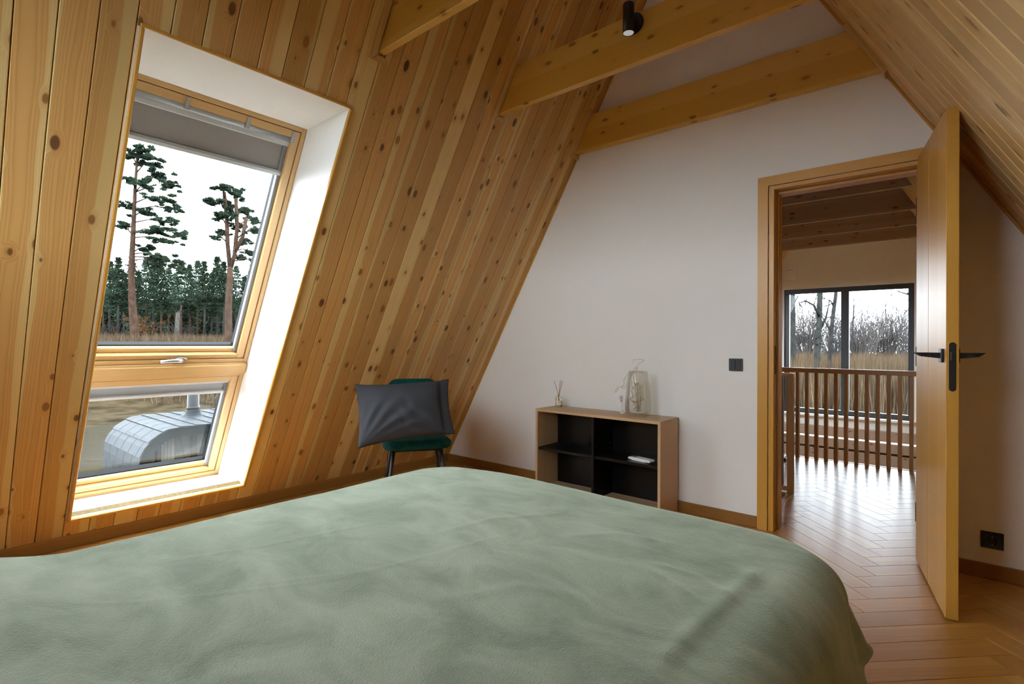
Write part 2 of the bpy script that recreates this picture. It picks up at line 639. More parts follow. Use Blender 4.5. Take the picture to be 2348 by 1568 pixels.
# ---- floor: herringbone parquet, 45 degrees
floor = structure(box('floor', XL - 0.1, XR + 0.1, BACK_Y - 0.1, D + 0.10, -0.05, -0.012, seam_dark, None, 0))
floor_hall = structure(poly_ext('floor_hall', [(-0.885, D + 0.10), (XR, D + 0.10), (XR, HALL_END), (XL, HALL_END), (XL, 4.30), (-0.885, 4.30)], -0.25, -0.012, seam_dark))
PW, NP = 0.105, 6
QX, QY = -0.267, 0.0655


def clip_half(poly, nx, ny, c):
    out = []
    for i in range(len(poly)):
        p, q = poly[i], poly[(i + 1) % len(poly)]
        dp, dq = nx * p[0] + ny * p[1] - c, nx * q[0] + ny * q[1] - c
        if dp <= 0:
            out.append(p)
        if (dp < 0 < dq) or (dq < 0 < dp):
            t = dp / (dp - dq)
            out.append((p[0] + (q[0] - p[0]) * t, p[1] + (q[1] - p[1]) * t))
    return out


hidden = bmesh.new()
cnt = 0
R2 = sqrt(2.0)
for i in range(-40, 70):
    for mm in range(-4, 5):
        for kind in (0, 1):
            if kind == 0:
                p0, p1, q0, q1 = i + 2 * NP * mm, i + 2 * NP * mm + NP, i, i + 1
            else:
                p0, p1, q0, q1 = i + 2 * NP * mm, i + 2 * NP * mm + 1, i + 1, i + 1 + NP
            corners = [(p0, q0), (p1, q0), (p1, q1), (p0, q1)]
            g = 0.008
            cc = [(p0 + g, q0 + g), (p1 - g, q0 + g), (p1 - g, q1 - g), (p0 + g, q1 - g)]
            xy = [(QX + (p - q) * PW / R2, QY + (p + q) * PW / R2) for p, q in cc]
            cx = sum(v[0] for v in xy) / 4
            cy = sum(v[1] for v in xy) / 4
            if not (XL - 0.5 < cx < XR + 0.5 and BACK_Y - 0.5 < cy < HALL_END + 0.5):
                continue
            pl = clip_half(xy, 0, 1, HALL_END)
            pl = clip_half(pl, 0, -1, -BACK_Y)
            pl = clip_half(pl, 1, 0, XR)
            pl = clip_half(pl, -1, 0, -XL)
            if len(pl) < 3:
                continue
            # stairwell: x < -0.885 for 3.46 < y < 4.30
            pieces = [pl]
            if min(v[0] for v in pl) < -0.885 and max(v[1] for v in pl) > D + 0.1 and min(v[1] for v in pl) < 4.30:
                left_ = clip_half(pl, 1, 0, -0.885)
                pieces = [clip_half(pl, -1, 0, 0.885)]
                if len(left_) > 2:
                    pieces += [clip_half(left_, 0, 1, D + 0.1), clip_half(left_, 0, -1, -4.30)]
            for pl in pieces:
                if len(pl) < 3:
                    continue
                par = floor if cy < D + 0.05 else floor_hall
                ang = pi / 4 if kind == 0 else 3 * pi / 4
                ca, sa = cos(-ang), sin(-ang)
                q = [((x - cx) * ca - (y - cy) * sa, (x - cx) * sa + (y - cy) * ca) for x, y in pl]
                area = abs(sum(pl[j][0] * pl[(j + 1) % len(pl)][1] - pl[(j + 1) % len(pl)][0] * pl[j][1] for j in range(len(pl)))) / 2
                if area < 0.0006:
                    continue
                o = poly_ext('floorboard', q, -0.012, 0.0, floorw, None, (cx, cy, 0), bevel=0.0009, rot=(0, 0, ang))
                o.parent = par
                o.matrix_parent_inverse = Matrix.Translation(-par.location)

# floor nosing at the stairwell and at the landing edge
box('floor_nosing', -0.925, -0.880, D + 0.12, 4.262, -0.06, 0.004, railw['y'], floor_hall, 0.003)
box('floor_nosing', XL + 0.02, XR - 0.02, HALL_END, HALL_END + 0.03, -0.25, 0.004, railw['x'], floor_hall, 0.003)

# ---- lower level floor and far gable wall of the hall
structure(box('floor_lower', XL - 1.6, XR + 1.6, D, FAR_Y, -2.79, -2.74, floorw, None, 0))
FW = (-2.165, -0.402, -0.030, 2.035)
wall_far = tri_wall_with_hole('wall_far', FAR_Y, FAR_Y + 0.18, -2.75, FW, white, (-1.56, -1.18, 3.33, 3.80))
structure(box('wall_below', XL - 1.5, XR + 1.5, D - 0.02, D + 0.10, -2.75, -0.25, white, None, 0))
w2 = structure(empty('window_2', ((FW[0] + FW[1]) / 2, FAR_Y + 0.09, FW[2])))
W, H = FW[1] - FW[0], FW[3] - FW[2]
bx = -1.285 - w2.location.x
FT = 0.075
for n_, (x0, x1, z0, z1) in {'sill_rail': (-W / 2, W / 2, 0, FT), 'head_rail': (-W / 2, W / 2, H - FT, H), 'left_stile': (-W / 2, -W / 2 + FT, FT, H - FT), 'right_stile': (W / 2 - FT, W / 2, FT, H - FT), 'mullion': (bx - 0.055, bx + 0.055, FT, H - FT)}.items():
    box(n_, x0, x1, -0.03, 0.05, z0, z1, dkframe, w2, 0.005)
for x0, x1 in ((-W / 2 + FT, bx - 0.055), (bx + 0.055, W / 2 - FT)):
    box('pane', x0, x1, 0.0, 0.012, FT, H - FT, pane2, w2, 0)
box('window_board', -W / 2, W / 2, -0.16, -0.03, -0.035, 0.0, lining, w2, 0.004)
# timber ledges and cladding under the far window
strip_m = NT('glowing_line')  # stand-in glow for a bright line under the window, no known lamp
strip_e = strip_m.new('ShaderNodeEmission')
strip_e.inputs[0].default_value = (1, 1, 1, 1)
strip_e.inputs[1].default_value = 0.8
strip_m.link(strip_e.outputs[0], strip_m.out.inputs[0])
for n_, (z0, z1, y0, m) in {'timber_ledge': (-0.363, -0.212, FAR_Y - 0.10, beamh), 'bright_line': (-0.390, -0.366, FAR_Y - 0.06, strip_m.m),
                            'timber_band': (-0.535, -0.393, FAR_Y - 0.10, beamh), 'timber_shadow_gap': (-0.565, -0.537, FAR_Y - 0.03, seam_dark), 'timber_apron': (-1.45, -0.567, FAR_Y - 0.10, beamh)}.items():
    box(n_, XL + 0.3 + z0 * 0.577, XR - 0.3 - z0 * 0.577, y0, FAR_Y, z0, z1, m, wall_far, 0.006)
# small gable opening above the tie beams, added to let in more light
gl_ = structure(empty('fill_opening', (-1.37, FAR_Y - 0.001, 3.30)))
bm = bmesh.new()
for c, s_ in (((0, -0.015, 0.03), (0.42, 0.03, 0.06)), ((0, -0.015, 0.52), (0.42, 0.03, 0.06)), ((-0.18, -0.015, 0.275), (0.06, 0.03, 0.43)), ((0.18, -0.015, 0.275), (0.06, 0.03, 0.43))):
    bm_box(bm, c, s_, 0.004)
mesh_obj('fill_window_frame', bm, dkframe, gl_)

# ---- beams
def beam(name, yf, th, mat, collars, label, z0=2.547, z1=2.80, cat='beam', group='ceiling tie beams', jy=0):
    L = lambda z: XL + z / S3
    Rr = lambda z: XR - z / S3
    cx, cz = APEX_X, (z0 + z1) / 2
    pts = [(L(z0) - cx, z0 - cz), (Rr(z0) - cx, z0 - cz), (Rr(z1) - cx, z1 - cz), (L(z1) - cx, z1 - cz)]
    b = poly_ext(name, pts, 0, th, mat, None, (cx, yf, cz), plane='xz')
    bm = bmesh.new()
    bm.from_mesh(b.data)
    bmesh.ops.bevel(bm, geom=list(bm.edges), offset=0.003, segments=1, affect='EDGES')
    bm.to_mesh(b.data)
    bm.free()
    tag(b, label, cat, group)
    if collars:
        for side in ('left', 'right'):
            mw = slope_matrix(side)
            sg = -1 if side == 'left' else 1
            s0, s1 = z0 / SN - 0.004, z1 / SN + 0.004
            w, t = 0.030, 0.020
            ya, yb = sg * (yf - 0.003), sg * (yf + th + 0.003)
            o1, o2 = sg * (yf - 0.003 - w), sg * (yf + th + 0.003 + w)
            strips = [[(s0 - w, o1), (s1 + w, o1), (s1, ya), (s0, ya)], [(s0 - w, o1), (s0, ya), (s0, yb), (s0 - w, o2)], [(s1 + w, o1), (s1 + w, o2), (s1, yb), (s1, ya)]]
            if collars == 2:
                strips.append([(s0 - w, o2), (s0, yb), (s1, yb), (s1 + w, o2)])
            else:
                strips[1] = [(s0 - w, o1), (s0, ya), (s0, yb), (s0 - w, yb)]
                strips[2] = [(s1 + w, o1), (s1 + w, yb), (s1, yb), (s1, ya)]
            for st in strips:
                mx = sum(p[0] for p in st) / 4
                my = sum(p[1] for p in st) / 4
                c = poly_ext('collar_trim', [(p[0] - mx, p[1] - my) for p in st], 0.0005, t, oak['x'] if abs(st[0][0] - st[1][0]) > 0.1 else oak['y'], None, (0, 0, 0), bevel=0.004)
                c.data.materials[0] = winw['x'] if abs(st[0][0] - st[1][0]) > 0.1 else winw['y']
                c.parent = b
                c.matrix_parent_inverse = Matrix.Translation(-b.location)
                mm_ = mw @ Matrix.Translation((mx, my, 0))
                c.matrix_basis = mm_
    return b


beam('tie_beam', 1.533, 0.040, beamw, 2, 'yellow timber tie beam cropped by the top edge, nearest of the three in the room')
beam('tie_beam', 2.430, 0.040, beamw, 2, 'yellow timber tie beam carrying the black cylinder spotlight')
beam('tie_beam', 3.300, D - 3.300 - 0.001, beamw, 1, 'yellow timber tie beam lying flat against the white wall')
beam('tie_beam', 0.63, 0.040, beamw, 0, 'yellow timber tie beam above the bed')
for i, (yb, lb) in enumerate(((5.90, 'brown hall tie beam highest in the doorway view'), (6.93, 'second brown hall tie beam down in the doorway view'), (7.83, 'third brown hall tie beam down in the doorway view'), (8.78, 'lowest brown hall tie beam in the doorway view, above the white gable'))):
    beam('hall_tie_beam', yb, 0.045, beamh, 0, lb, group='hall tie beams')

# ---- baseboards and corner beads
structure(box('baseboard_left', XL + 0.022, XL + 0.044, BACK_Y, D, 0, 0.071, skirt['y'], None, 0.003))
structure(box('baseboard_back', XL + 0.044, -0.885, D - 0.016, D, 0, 0.070, skirt['x'], None, 0.003))
structure(box('baseboard_back', -0.03, XR - 0.05, D - 0.016, D, 0, 0.070, skirt['x'], None, 0.003))
structure(box('baseboard_right', XR - 0.044, XR - 0.022, BACK_Y, D, 0, 0.071, skirt['y'], None, 0.003))
for n_, side in (('trim_1', 'left'), ('trim_2', 'right')):
    sg = -1 if side == 'left' else 1
    bm = bmesh.new()
    bm_box(bm, (S_TOP / 2, 0, 0), (S_TOP - 0.1, 0.012, 0.012), 0.003)
    o = structure(mesh_obj(n_, bm, oak['x']))
    o.matrix_world = slope_matrix(side) @ Matrix.Translation((0, sg * (D - 0.0065), 0.0065))

# ---- left roof window: two lights, one above the other, in a white deep lining
w1 = structure(empty('window_1', (XL - 0.41, 0, 0)))
w1.matrix_world = Matrix(((CS, 0, SN, XL - 0.41), (0, -1, 0, 0), (SN, 0, -CS, 0), (0, 0, 0, 1)))
# in this frame: x = up the slope, y = -worldY, z = towards the room


def wb(name, s0, s1, y0, y1, n0, n1, mat, bevel=0.003, parent=None, pl=None, seg=1):
    bm = bmesh.new()
    bm_box(bm, (0, 0, 0), (s1 - s0, y1 - y0, n1 - n0), bevel, seg=seg)
    p = parent or w1
    loc = Vector(((s0 + s1) / 2, -(y0 + y1) / 2, (n0 + n1) / 2))
    o = mesh_obj(name, bm, mat, p, loc - (Vector(pl) if pl else Vector((0, 0, 0))))
    return o


WL = WZ0 / SN
WT = WZ1 / SN
# lining boards (world axes: horizontal top and bottom, vertical sides) as children of the window


def lining_poly(name, pts, th_dir, mat):
    """pts world quad, thickened along th_dir"""
    bm = bmesh.new()
    a = [bm.verts.new(p) for p in pts]
    b = [bm.verts.new(Vector(p) + Vector(th_dir)) for p in pts]
    bm.faces.new(a)
    bm.faces.new(b[::-1])
    for i in range(4):
        j = (i + 1) % 4
        bm.faces.new((a[i], a[j], b[j], b[i]))
    o = mesh_obj(name, bm, mat)
    o.parent = w1
    o.matrix_parent_inverse = w1.matrix_world.inverted()
    return o


def SX(z, off=0.0):
    return XL + z / S3 - off


OFF = 0.50
lining_poly('lining', [(SX(WZ1), WY0, WZ1), (SX(WZ1), WY1, WZ1), (SX(WZ1, OFF), WY1, WZ1), (SX(WZ1, OFF), WY0, WZ1)], (0, 0, 0.02), lining)
lining_poly('lining', [(SX(WZ0), WY0, WZ0), (SX(WZ0), WY1, WZ0), (SX(WZ0, OFF), WY1, WZ0), (SX(WZ0, OFF), WY0, WZ0)], (0, 0, -0.02), lining)
for yy, t in ((WY0, -0.02), (WY1, 0.02)):
    lining_poly('lining', [(SX(WZ0), yy, WZ0), (SX(WZ1), yy, WZ1), (SX(WZ1, OFF), yy, WZ1), (SX(WZ0, OFF), yy, WZ0)], (0, t, 0), lining)
# corner bead round the opening on the boards
mL = slope_matrix('left')
bw = 0.014
for (sa, sb, ya, yb, ax) in ((SW1, SW1 + bw, WY0 - bw, WY1 + bw, 'y'), (SW0 - bw, SW0, WY0 - bw, WY1 + bw, 'y'), (SW0, SW1, WY0 - bw, WY0, 'x'), (SW0, SW1, WY1, WY1 + bw, 'x')):
    bm = bmesh.new()
    bm_box(bm, (0, 0, 0), (sb - sa, yb - ya, 0.016), 0.003)
    o = mesh_obj('corner_bead', bm, oak[ax])
    o.parent = w1
    o.matrix_parent_inverse = w1.matrix_world.inverted()
    o.matrix_basis = mL @ Matrix.Translation(((sa + sb) / 2, -(ya + yb) / 2, 0.007))


def sash(s0, s1, upper):
    fw, sw, e = 0.024, 0.040, 0.004
    y0, y1 = WY0 + 0.001, WY1 - 0.001
    # fixed frame
    for a, b, c, d, ax, n_ in ((s0, s1, y0, y0 + fw, 'x', 'frame_stile'), (s0, s1, y1 - fw, y1, 'x', 'frame_stile'), (s0, s0 + fw, y0 + fw, y1 - fw, 'y', 'frame_rail'), (s1 - fw, s1, y0 + fw, y1 - fw, 'y', 'frame_rail')):
        wb(n_, a, b, c, d, -0.11, 0.0, winw[ax])
    # dark gap
    a0, a1, c0, c1 = s0 + fw, s1 - fw, y0 + fw, y1 - fw
    # moving sash
    a0 += e; a1 -= e; c0 += e; c1 -= e
    for a, b, c, d, ax, n_ in ((a0, a1, c0, c0 + sw, 'x', 'sash_stile'), (a0, a1, c1 - sw, c1, 'x', 'sash_stile'), (a0, a0 + sw * 0.7, c0 + sw, c1 - sw, 'y', 'sash_rail'), (a1 - sw, a1, c0 + sw, c1 - sw, 'y', 'sash_rail')):
        wb(n_, a, b, c, d, -0.10, -0.006, winw[ax])
    wb('gap_seal', s0 + fw - 0.002, s0 + fw + e + 0.002, c0, c1, -0.09, -0.05, gasket, 0)
    wb('gap_seal', s1 - fw - e - 0.002, s1 - fw + 0.002, c0, c1, -0.09, -0.05, gasket, 0)
    g0, g1, h0, h1 = a0 + sw * 0.7, a1 - sw, c0 + sw, c1 - sw
    # pale glazing ledge at the foot, dark gasket, glass
    wb('glazing_ledge', g0 - 0.002, g0 + 0.028, h0, h1, -0.10, -0.040, winw['y'], 0.006)
    for a, b, c, d in ((g0 + 0.026, g0 + 0.034, h0, h1), (g1 - 0.01, g1, h0, h1), (g0, g1, h0, h0 + 0.012), (g0, g1, h1 - 0.012, h1)):
        wb('gasket', a, b, c, d, -0.105, -0.066, gasket, 0.001)
    wb('pane', g0, g1, h0, h1, -0.094, -0.088, pane, 0)
    # blind side rails
    for yy in (h0 - 0.004, h1 - 0.020):
        wb('blind_rail', g0 + 0.002, g1 - 0.02, yy, yy + 0.024, -0.058, -0.030, alurail, 0.003)
    return g0, g1, h0, h1


S_MID0, S_MID1 = 1.052, 1.132
gu = sash(S_MID1, WT - 0.002, True)
gl = sash(WL + 0.012, S_MID0, False)
wb('transom', S_MID0 + 0.001, S_MID1 - 0.001, WY0 + 0.001, WY1 - 0.001, -0.10, 0.022, winw['y'], 0.010, seg=3)
wb('sill_strip', WL - 0.03, WL + 0.012, WY0 + 0.001, WY1 - 0.001, -0.10, 0.0, winw['y'], 0.002)
# upper blind: head rail, brackets, cloth, foot bar
g0, g1, h0, h1 = gu
tube_bm = bmesh.new()
bm_tube(tube_bm, [(0, -(h0 - 0.008), 0), (0, -(h1 + 0.014), 0)], 0.017, 12)
mesh_obj('blind_roller', tube_bm, alu, w1, (g1 - 0.012, 0, -0.022), smooth=True)
wb('blind_head_bar', g1 - 0.056, g1 - 0.024, h0 - 0.002, h1 + 0.004, -0.056, -0.022, alupale, 0.004)
SB = 2.045 / SN + 0.02
wb('blind_cloth', SB, g1 - 0.045, h0 + 0.004, h1 - 0.004, -0.047, -0.044, greyfab, 0)
wb('blind_foot_bar', SB - 0.030, SB, h0 + 0.0, h1 - 0.0, -0.056, -0.028, alupale, 0.004)
wb('blind_foot_bar', SB - 0.012, SB - 0.006, h0, h1, -0.030, -0.024, alu, 0.001)
for yy in (h0 + 0.22, h0 + 0.50, h1 + 0.004):
    b_ = poly_ext('blind_bracket', [(-0.03, 0.012), (0.03, 0.006), (0.03, -0.006), (-0.03, -0.012)], -0.012, 0.004, alu, w1, (g1 + 0.008, -yy, -0.004), bevel=0.002)
# lower blind
g0, g1, h0, h1 = gl
wb('blind_head_bar', g1 - 0.026, g1 - 0.004, h0, h1, -0.058, -0.026, alupale, 0.004)
wb('blind_cloth', g1 - 0.085, g1 - 0.02, h0 + 0.004, h1 - 0.004, -0.047, -0.044, bluegrey, 0)
wb('blind_foot_bar', g1 - 0.108, g1 - 0.085, h0, h1, -0.056, -0.030, alupale, 0.004)
# window catch
hs, hy = S_MID1 + 0.030, 1.085
cb = poly_ext('catch_plate', [(0.012 * sin(t) + 0, 0.036 * cos(t)) for t in [2 * pi * k / 16 for k in range(16)]], 0, 0.012, chrome, w1, (hs, -hy, -0.006), bevel=0.003)
tb = bmesh.new()
bm_tube(tb, [(0, 0, 0.0), (0.002, 0.002, 0.018), (0.010, 0.012, 0.034), (0.018, 0.030, 0.040), (0.016, 0.06, 0.040), (0.010, 0.115, 0.038)], [0.009, 0.011, 0.012, 0.011, 0.010, 0.0095], 10)
mesh_obj('catch_lever', tb, chrome, w1, (hs, -hy, 0.004), smooth=True)

# ---- doorway: casing, jambs, leaf
d1 = structure(empty('door_1', (DX1, D, 0)))
db = (DX1, D, 0)
CX0, CX1, CZ = -0.885, -0.040, 2.108
cas = 0.018
poly_ext('casing', [(CX0, 0.0), (CX0 + 0.056, 0.0), (CX0 + 0.056, CZ - 0.056), (CX0, CZ)], -cas, 0, oak['z'], d1, (-DX1, 0, 0), plane='xz')
poly_ext('casing', [(CX1 - 0.056, 0.0), (CX1, 0.0), (CX1, CZ), (CX1 - 0.056, CZ - 0.056)], -cas, 0, oak['z'], d1, (-DX1, 0, 0), plane='xz')
poly_ext('casing', [(CX0, CZ), (CX0 + 0.056, CZ - 0.056), (CX1 - 0.056, CZ - 0.056), (CX1 - 0.012, CZ - 0.012), (CX1 - 0.020, CZ)], -cas, 0, oak['x'], d1, (-DX1, 0, 0), plane='xz')
# jamb linings, stepped
box('jamb', CX0 + 0.060, DX0 + 0.004, D - 0.012, D + 0.055, 0, DZ + 0.015, oak['z'], d1, 0.002, base=db)
box('jamb_seal', DX0 - 0.002, DX0 + 0.008, D + 0.045, D + 0.060, 0, DZ, plain('grey_seal', (0.30, 0.26, 0.14), 0.6), d1, 0.001, base=db)
box('jamb', CX0 + 0.060, DX0 + 0.014, D + 0.060, D + WALL_T + 0.005, 0, DZ - 0.004, oak['z'], d1, 0.002, base=db)
box('jamb', DX1 - 0.004, CX1 - 0.04, D - 0.012, D + WALL_T + 0.005, 0, DZ + 0.015, oak['z'], d1, 0.002, base=db)
box('jamb', DX0, DX1, D - 0.012, D + 0.055, DZ - 0.004, DZ + 0.018, oak['x'], d1, 0.002, base=db)
box('jamb', DX0, DX1, D + 0.060, D + WALL_T + 0.005, DZ - 0.018, DZ + 0.018, oak['x'], d1, 0.002, base=db)
box('strike_plate', DX0 + 0.002, DX0 + 0.006, D + 0.012, D + 0.030, 0.93, 1.10, black, d1, 0.001, base=db)
# leaf: local x along the leaf from the hinge, y = thickness to the right, origin at hinge
LEN = 0.675
tip = Vector((-0.011, 2.724, 0))
dirv = Vector((0.179, -0.984, 0)).normalized()
hinge = tip - dirv * LEN
leaf_rot = math.atan2(dirv.y, dirv.x)
LZ0, LZ1, LT = 0.010, 2.064, 0.041
seam = LEN - 0.363
leaf = box('leaf', 0.006, LEN, 0.004, LT, LZ0, LZ1, oak['z'], d1, 0.0015)
leaf.location = Matrix.Rotation(leaf_rot, 3, 'Z') @ Vector((LEN / 2 + 0.003, LT / 2 + 0.002, (LZ0 + LZ1) / 2)) + hinge - Vector(db)
leaf.rotation_euler = (0, 0, leaf_rot)
lc = Vector((LEN / 2 + 0.003, LT / 2 + 0.002, (LZ0 + LZ1) / 2))


def lbox(name, x0, x1, y0, y1, z0, z1, mat, bevel=0.001):
    return box(name, x0, x1, y0, y1, z0, z1, mat, leaf, bevel, base=lc)


lbox('leaf_panel', 0.006, seam - 0.003, 0.0, 0.0045, LZ0, LZ1, oak['z'], 0.0015)
lbox('leaf_panel', seam + 0.003, LEN, 0.0, 0.0045, LZ0, LZ1, oak['z'], 0.0015)
HZ = 1.066
# stadium lock plate on the free edge
st = []
for k in range(9):
    t = pi * k / 8
    st.append((0.0115 * cos(t), 0.087 + 0.0115 * sin(t)))
for k in range(9):
    t = pi + pi * k / 8
    st.append((0.0115 * cos(t), -0.087 + 0.0115 * sin(t)))
poly_ext('lock_plate', st, -0.002, 0.0015, black, leaf, (LEN - lc.x, LT * 0.5 - lc.y, 1.022 - lc.z), plane='yz')
lbox('latch_bolt', LEN, LEN + 0.006, LT * 0.5 - 0.007, LT * 0.5 + 0.007, 1.047, 1.083, blacksock, 0.002)
for sgn, yb in ((-1, 0.0), (1, LT)):
    hx = LEN - 0.060
    p = lbox('handle_plate', hx - 0.026, hx + 0.026, yb - 0.010 if sgn < 0 else yb, yb if sgn < 0 else yb + 0.010, HZ - 0.028, HZ + 0.028, black, 0.002)
    bm = bmesh.new()
    t = 0.011
    prof = [(0.008, -0.012), (0.008, 0.012), (0.092, 0.012), (0.06, -0.006)]
    va = [bm.verts.new((hx - t, yb + sgn * a, HZ + b)) for a, b in prof]
    vb = [bm.verts.new((hx + t, yb + sgn * a, HZ + b)) for a, b in prof]
    bm.faces.new(va); bm.faces.new(vb[::-1])
    for i in range(4):
        j = (i + 1) % 4
        bm.faces.new((va[i], va[j], vb[j], vb[i]))
    # lever blade towards the hinge
    pr = [(0.050, 0.012), (0.094, 0.012), (0.068, -0.006)]
    va = [bm.verts.new((hx + t, yb + sgn * a, HZ + b)) for a, b in pr]
    vb = [bm.verts.new((hx - 0.115, yb + sgn * (a * 0.9), HZ + b * 0.9)) for a, b in pr]
    bm.faces.new(va); bm.faces.new(vb[::-1])
    for i in range(3):
        j = (i + 1) % 3
        bm.faces.new((va[i], va[j], vb[j], vb[i]))
    mesh_obj('lever_handle', bm, black, leaf, -lc)
for hz in (0.25, 1.05, 1.82):
    tube('hinge', [(-0.002, 0.004, hz - 0.05), (-0.002, 0.004, hz + 0.05)], 0.006, black, leaf, 8, -lc)

# ================================================================== THINGS
random.seed(11)

# ---- bed and blanket
bed = tag(empty('bed', (-1.08, 0.6, 0)), 'double bed with dark base hidden under the green blanket', 'bed')
bb = (-1.08, 0.6, 0)
box('mattress', -1.86, -0.34, -0.42, 1.62, 0.26, 0.505, plain('white_ticking', (0.6, 0.6, 0.58), 0.8, grain=0.03), bed, 0.05, 3, base=bb)
box('bed_base', -1.85, -0.195, -0.44, 1.665, 0.05, 0.262, plain('dark_bed_cloth', (0.022, 0.022, 0.024), 0.7, grain=0.2, gscale=200), bed, 0.015, 2, base=bb)
for x in (-1.78, -0.38):
    for yy in (-0.36, 1.52):
        lathe('leg', [(0, 0), (0.028, 0), (0.034, 0.058), (0, 0.058)], black, bed, (x - bb[0], yy - bb[1], 0), 12)
box('headboard', -1.90, -0.26, -0.52, -0.46, 0.1, 1.0, plain('dark_headboard_cloth', (0.03, 0.03, 0.032), 0.8, grain=0.2), bed, 0.02, 2, base=bb)

BX0, BX1, BY0, BY1, BTOP = -1.80, -0.312, -0.36, 1.62, 0.556
HEM = 0.345
CR = 0.12          # plan corner radius
RR = 0.13          # edge rounding


def crease(px, py, pts, w, h):
    best, ee = 1e9, 0.0
    for (a, b) in zip(pts, pts[1:]):
        ax, ay = a; bx_, by_ = b
        dx, dy = bx_ - ax, by_ - ay
        t = max(0, min(1, ((px - ax) * dx + (py - ay) * dy) / (dx * dx + dy * dy)))
        d = math.hypot(px - ax - dx * t, py - ay - dy * t)
        e = min(1.0, 0.15 + 3.0 * min(t if (a == pts[0]) else 1, (1 - t) if (b == pts[-1]) else 1))
        v = d / (w * 1.0)
        if v < best:
            best, ee = v, e
    return h * ee * math.exp(-best * best)


def pz(x, y):
    p = at_z(x, y, 0.56)
    return (p.x, p.y)


CREASES = [([pz(380, 1287), pz(600, 1255), pz(900, 1195)], 0.006, 0.0018), ([pz(150, 1398), pz(420, 1377), pz(600, 1358), pz(840, 1322)], 0.006, 0.0020),
           ([pz(560, 1350), pz(830, 1318), pz(1000, 1276), pz(1180, 1226)], 0.006, 0.0020), ([pz(1495, 1540), pz(1590, 1440), pz(1690, 1345), pz(1745, 1300)], 0.020, 0.007),
           ([pz(1480, 1300), pz(1560, 1345), pz(1620, 1385)], 0.010, 0.004), ([pz(1500, 1290), pz(1600, 1318), pz(1700, 1380)], 0.010, 0.004),
           ([pz(980, 1390), pz(1200, 1350), pz(1330, 1372), pz(1480, 1450)], 0.02, 0.003), ([pz(230, 1420), pz(300, 1568)], 0.02, 0.003),
           ([pz(1290, 1235), pz(1420, 1225), pz(1560, 1250)], 0.012, 0.003), ([pz(1000, 1230), pz(1130, 1195), pz(1290, 1180)], 0.012, 0.003)]


IX0, IX1, IY0, IY1 = BX0 + CR, BX1 - CR, BY0 + CR, BY1 - CR


def top_z(u, v):
    top = BTOP + 0.010 * math.sin((u + 1.9) * 2.0) - 0.022 * max(0, (-1.45 - u) / 0.4)
    top += 0.034 * min(1, max(0, (0.31 - v) / 0.16)) ** 1.5 * (1 if u < -1.2 else max(0, (-0.6 - u) / 0.6))
    top += 0.005 * noise.noise((u * 2.1, v * 2.1, 1.7)) + 0.0012 * noise.noise((u * 7, v * 7, 4.2))
    for pts, w, h in CREASES:
        top += crease(u, v, pts, w, h)
    return top


def drape(nx, ny, ex, ey, dist, corner):
    """point at a distance `dist` beyond the inner rectangle, measured along the cloth"""
    k = min(dist, CR)
    top = top_z(nx + ex * k, ny + ey * k)
    if dist <= CR:
        return Vector((nx + ex * dist, ny + ey * dist, top))
    d = dist - CR
    ang = math.atan2(ey, ex)
    arc = RR * pi / 2
    flare = radians(13 + 9 * abs(sin(2 * ang)))
    if d < arc:
        hx, dz = RR * sin(d / RR), RR * (1 - cos(d / RR))
    else:
        hx, dz = RR + (d - arc) * sin(flare), RR + (d - arc) * cos(flare)
    per = (nx + ny) * 9 + ang * 5.0
    fold = 0.020 * math.sin(per * 1.6 + 0.6) + 0.012 * noise.noise((per * 0.8, 3.1, d * 2))
    grow = min(1.0, max(0.0, d / 0.3)) ** 1.3
    hx += fold * grow * (1.1 if corner else 0.4)
    # rolled hem
    e_ = max(0.0, (d - (HEM - 0.022)) / 0.022)
    hx += 0.010 * math.sin(e_ * pi) * 0.9
    return Vector((nx + ex * (CR + hx), ny + ey * (CR + hx), top - dz))


bm = bmesh.new()
step = 0.0095
nu, nv = int((IX1 - IX0) / step), int((IY1 - IY0) / step)
grid = [[bm.verts.new((IX0 + (IX1 - IX0) * i / nu, IY0 + (IY1 - IY0) * j / nv, 0)) for j in range(nv + 1)] for i in range(nu + 1)]
for row in grid:
    for v in row:
        v.co.z = top_z(v.co.x, v.co.y)
for i in range(nu):
    for j in range(nv):
        bm.faces.new((grid[i][j], grid[i + 1][j], grid[i + 1][j + 1], grid[i][j + 1]))
loop = []          # (vertex, dir x, dir y, corner)
KF = 40


def fan(v, a0):
    for k in range(KF + 1):
        a = a0 + pi / 2 * k / KF
        loop.append((v, cos(a), sin(a), True))


for j in range(nv + 1):
    loop.append((grid[nu][j], 1, 0, False)) if 0 < j < nv else None
fan(grid[nu][nv], 0)
for i in range(nu - 1, 0, -1):
    loop.append((grid[i][nv], 0, 1, False))
fan(grid[0][nv], pi / 2)
for j in range(nv - 1, 0, -1):
    loop.append((grid[0][j], -1, 0, False))
fan(grid[0][0], pi)
for i in range(1, nu):
    loop.append((grid[i][0], 0, -1, False))
fan(grid[nu][0], 3 * pi / 2)
NL = 44
prev = [l[0] for l in loop]
for k in range(1, NL + 1):
    dist = (CR + HEM) * k / NL
    cur = [bm.verts.new(drape(v.co.x, v.co.y, ex, ey, dist, cn)) for v, ex, ey, cn in loop]
    m_ = len(loop)
    for a in range(m_):
        b = (a + 1) % m_
        if prev[a] is prev[b]:
            bm.faces.new((prev[a], cur[b], cur[a]))
        else:
            bm.faces.new((prev[a], prev[b], cur[b], cur[a]))
    prev = cur
blanket = mesh_obj('blanket', bm, blanket_m, None, smooth=True)
md = blanket.modifiers.new('thickness', 'SOLIDIFY')
md.thickness = 0.008
md.offset = -1
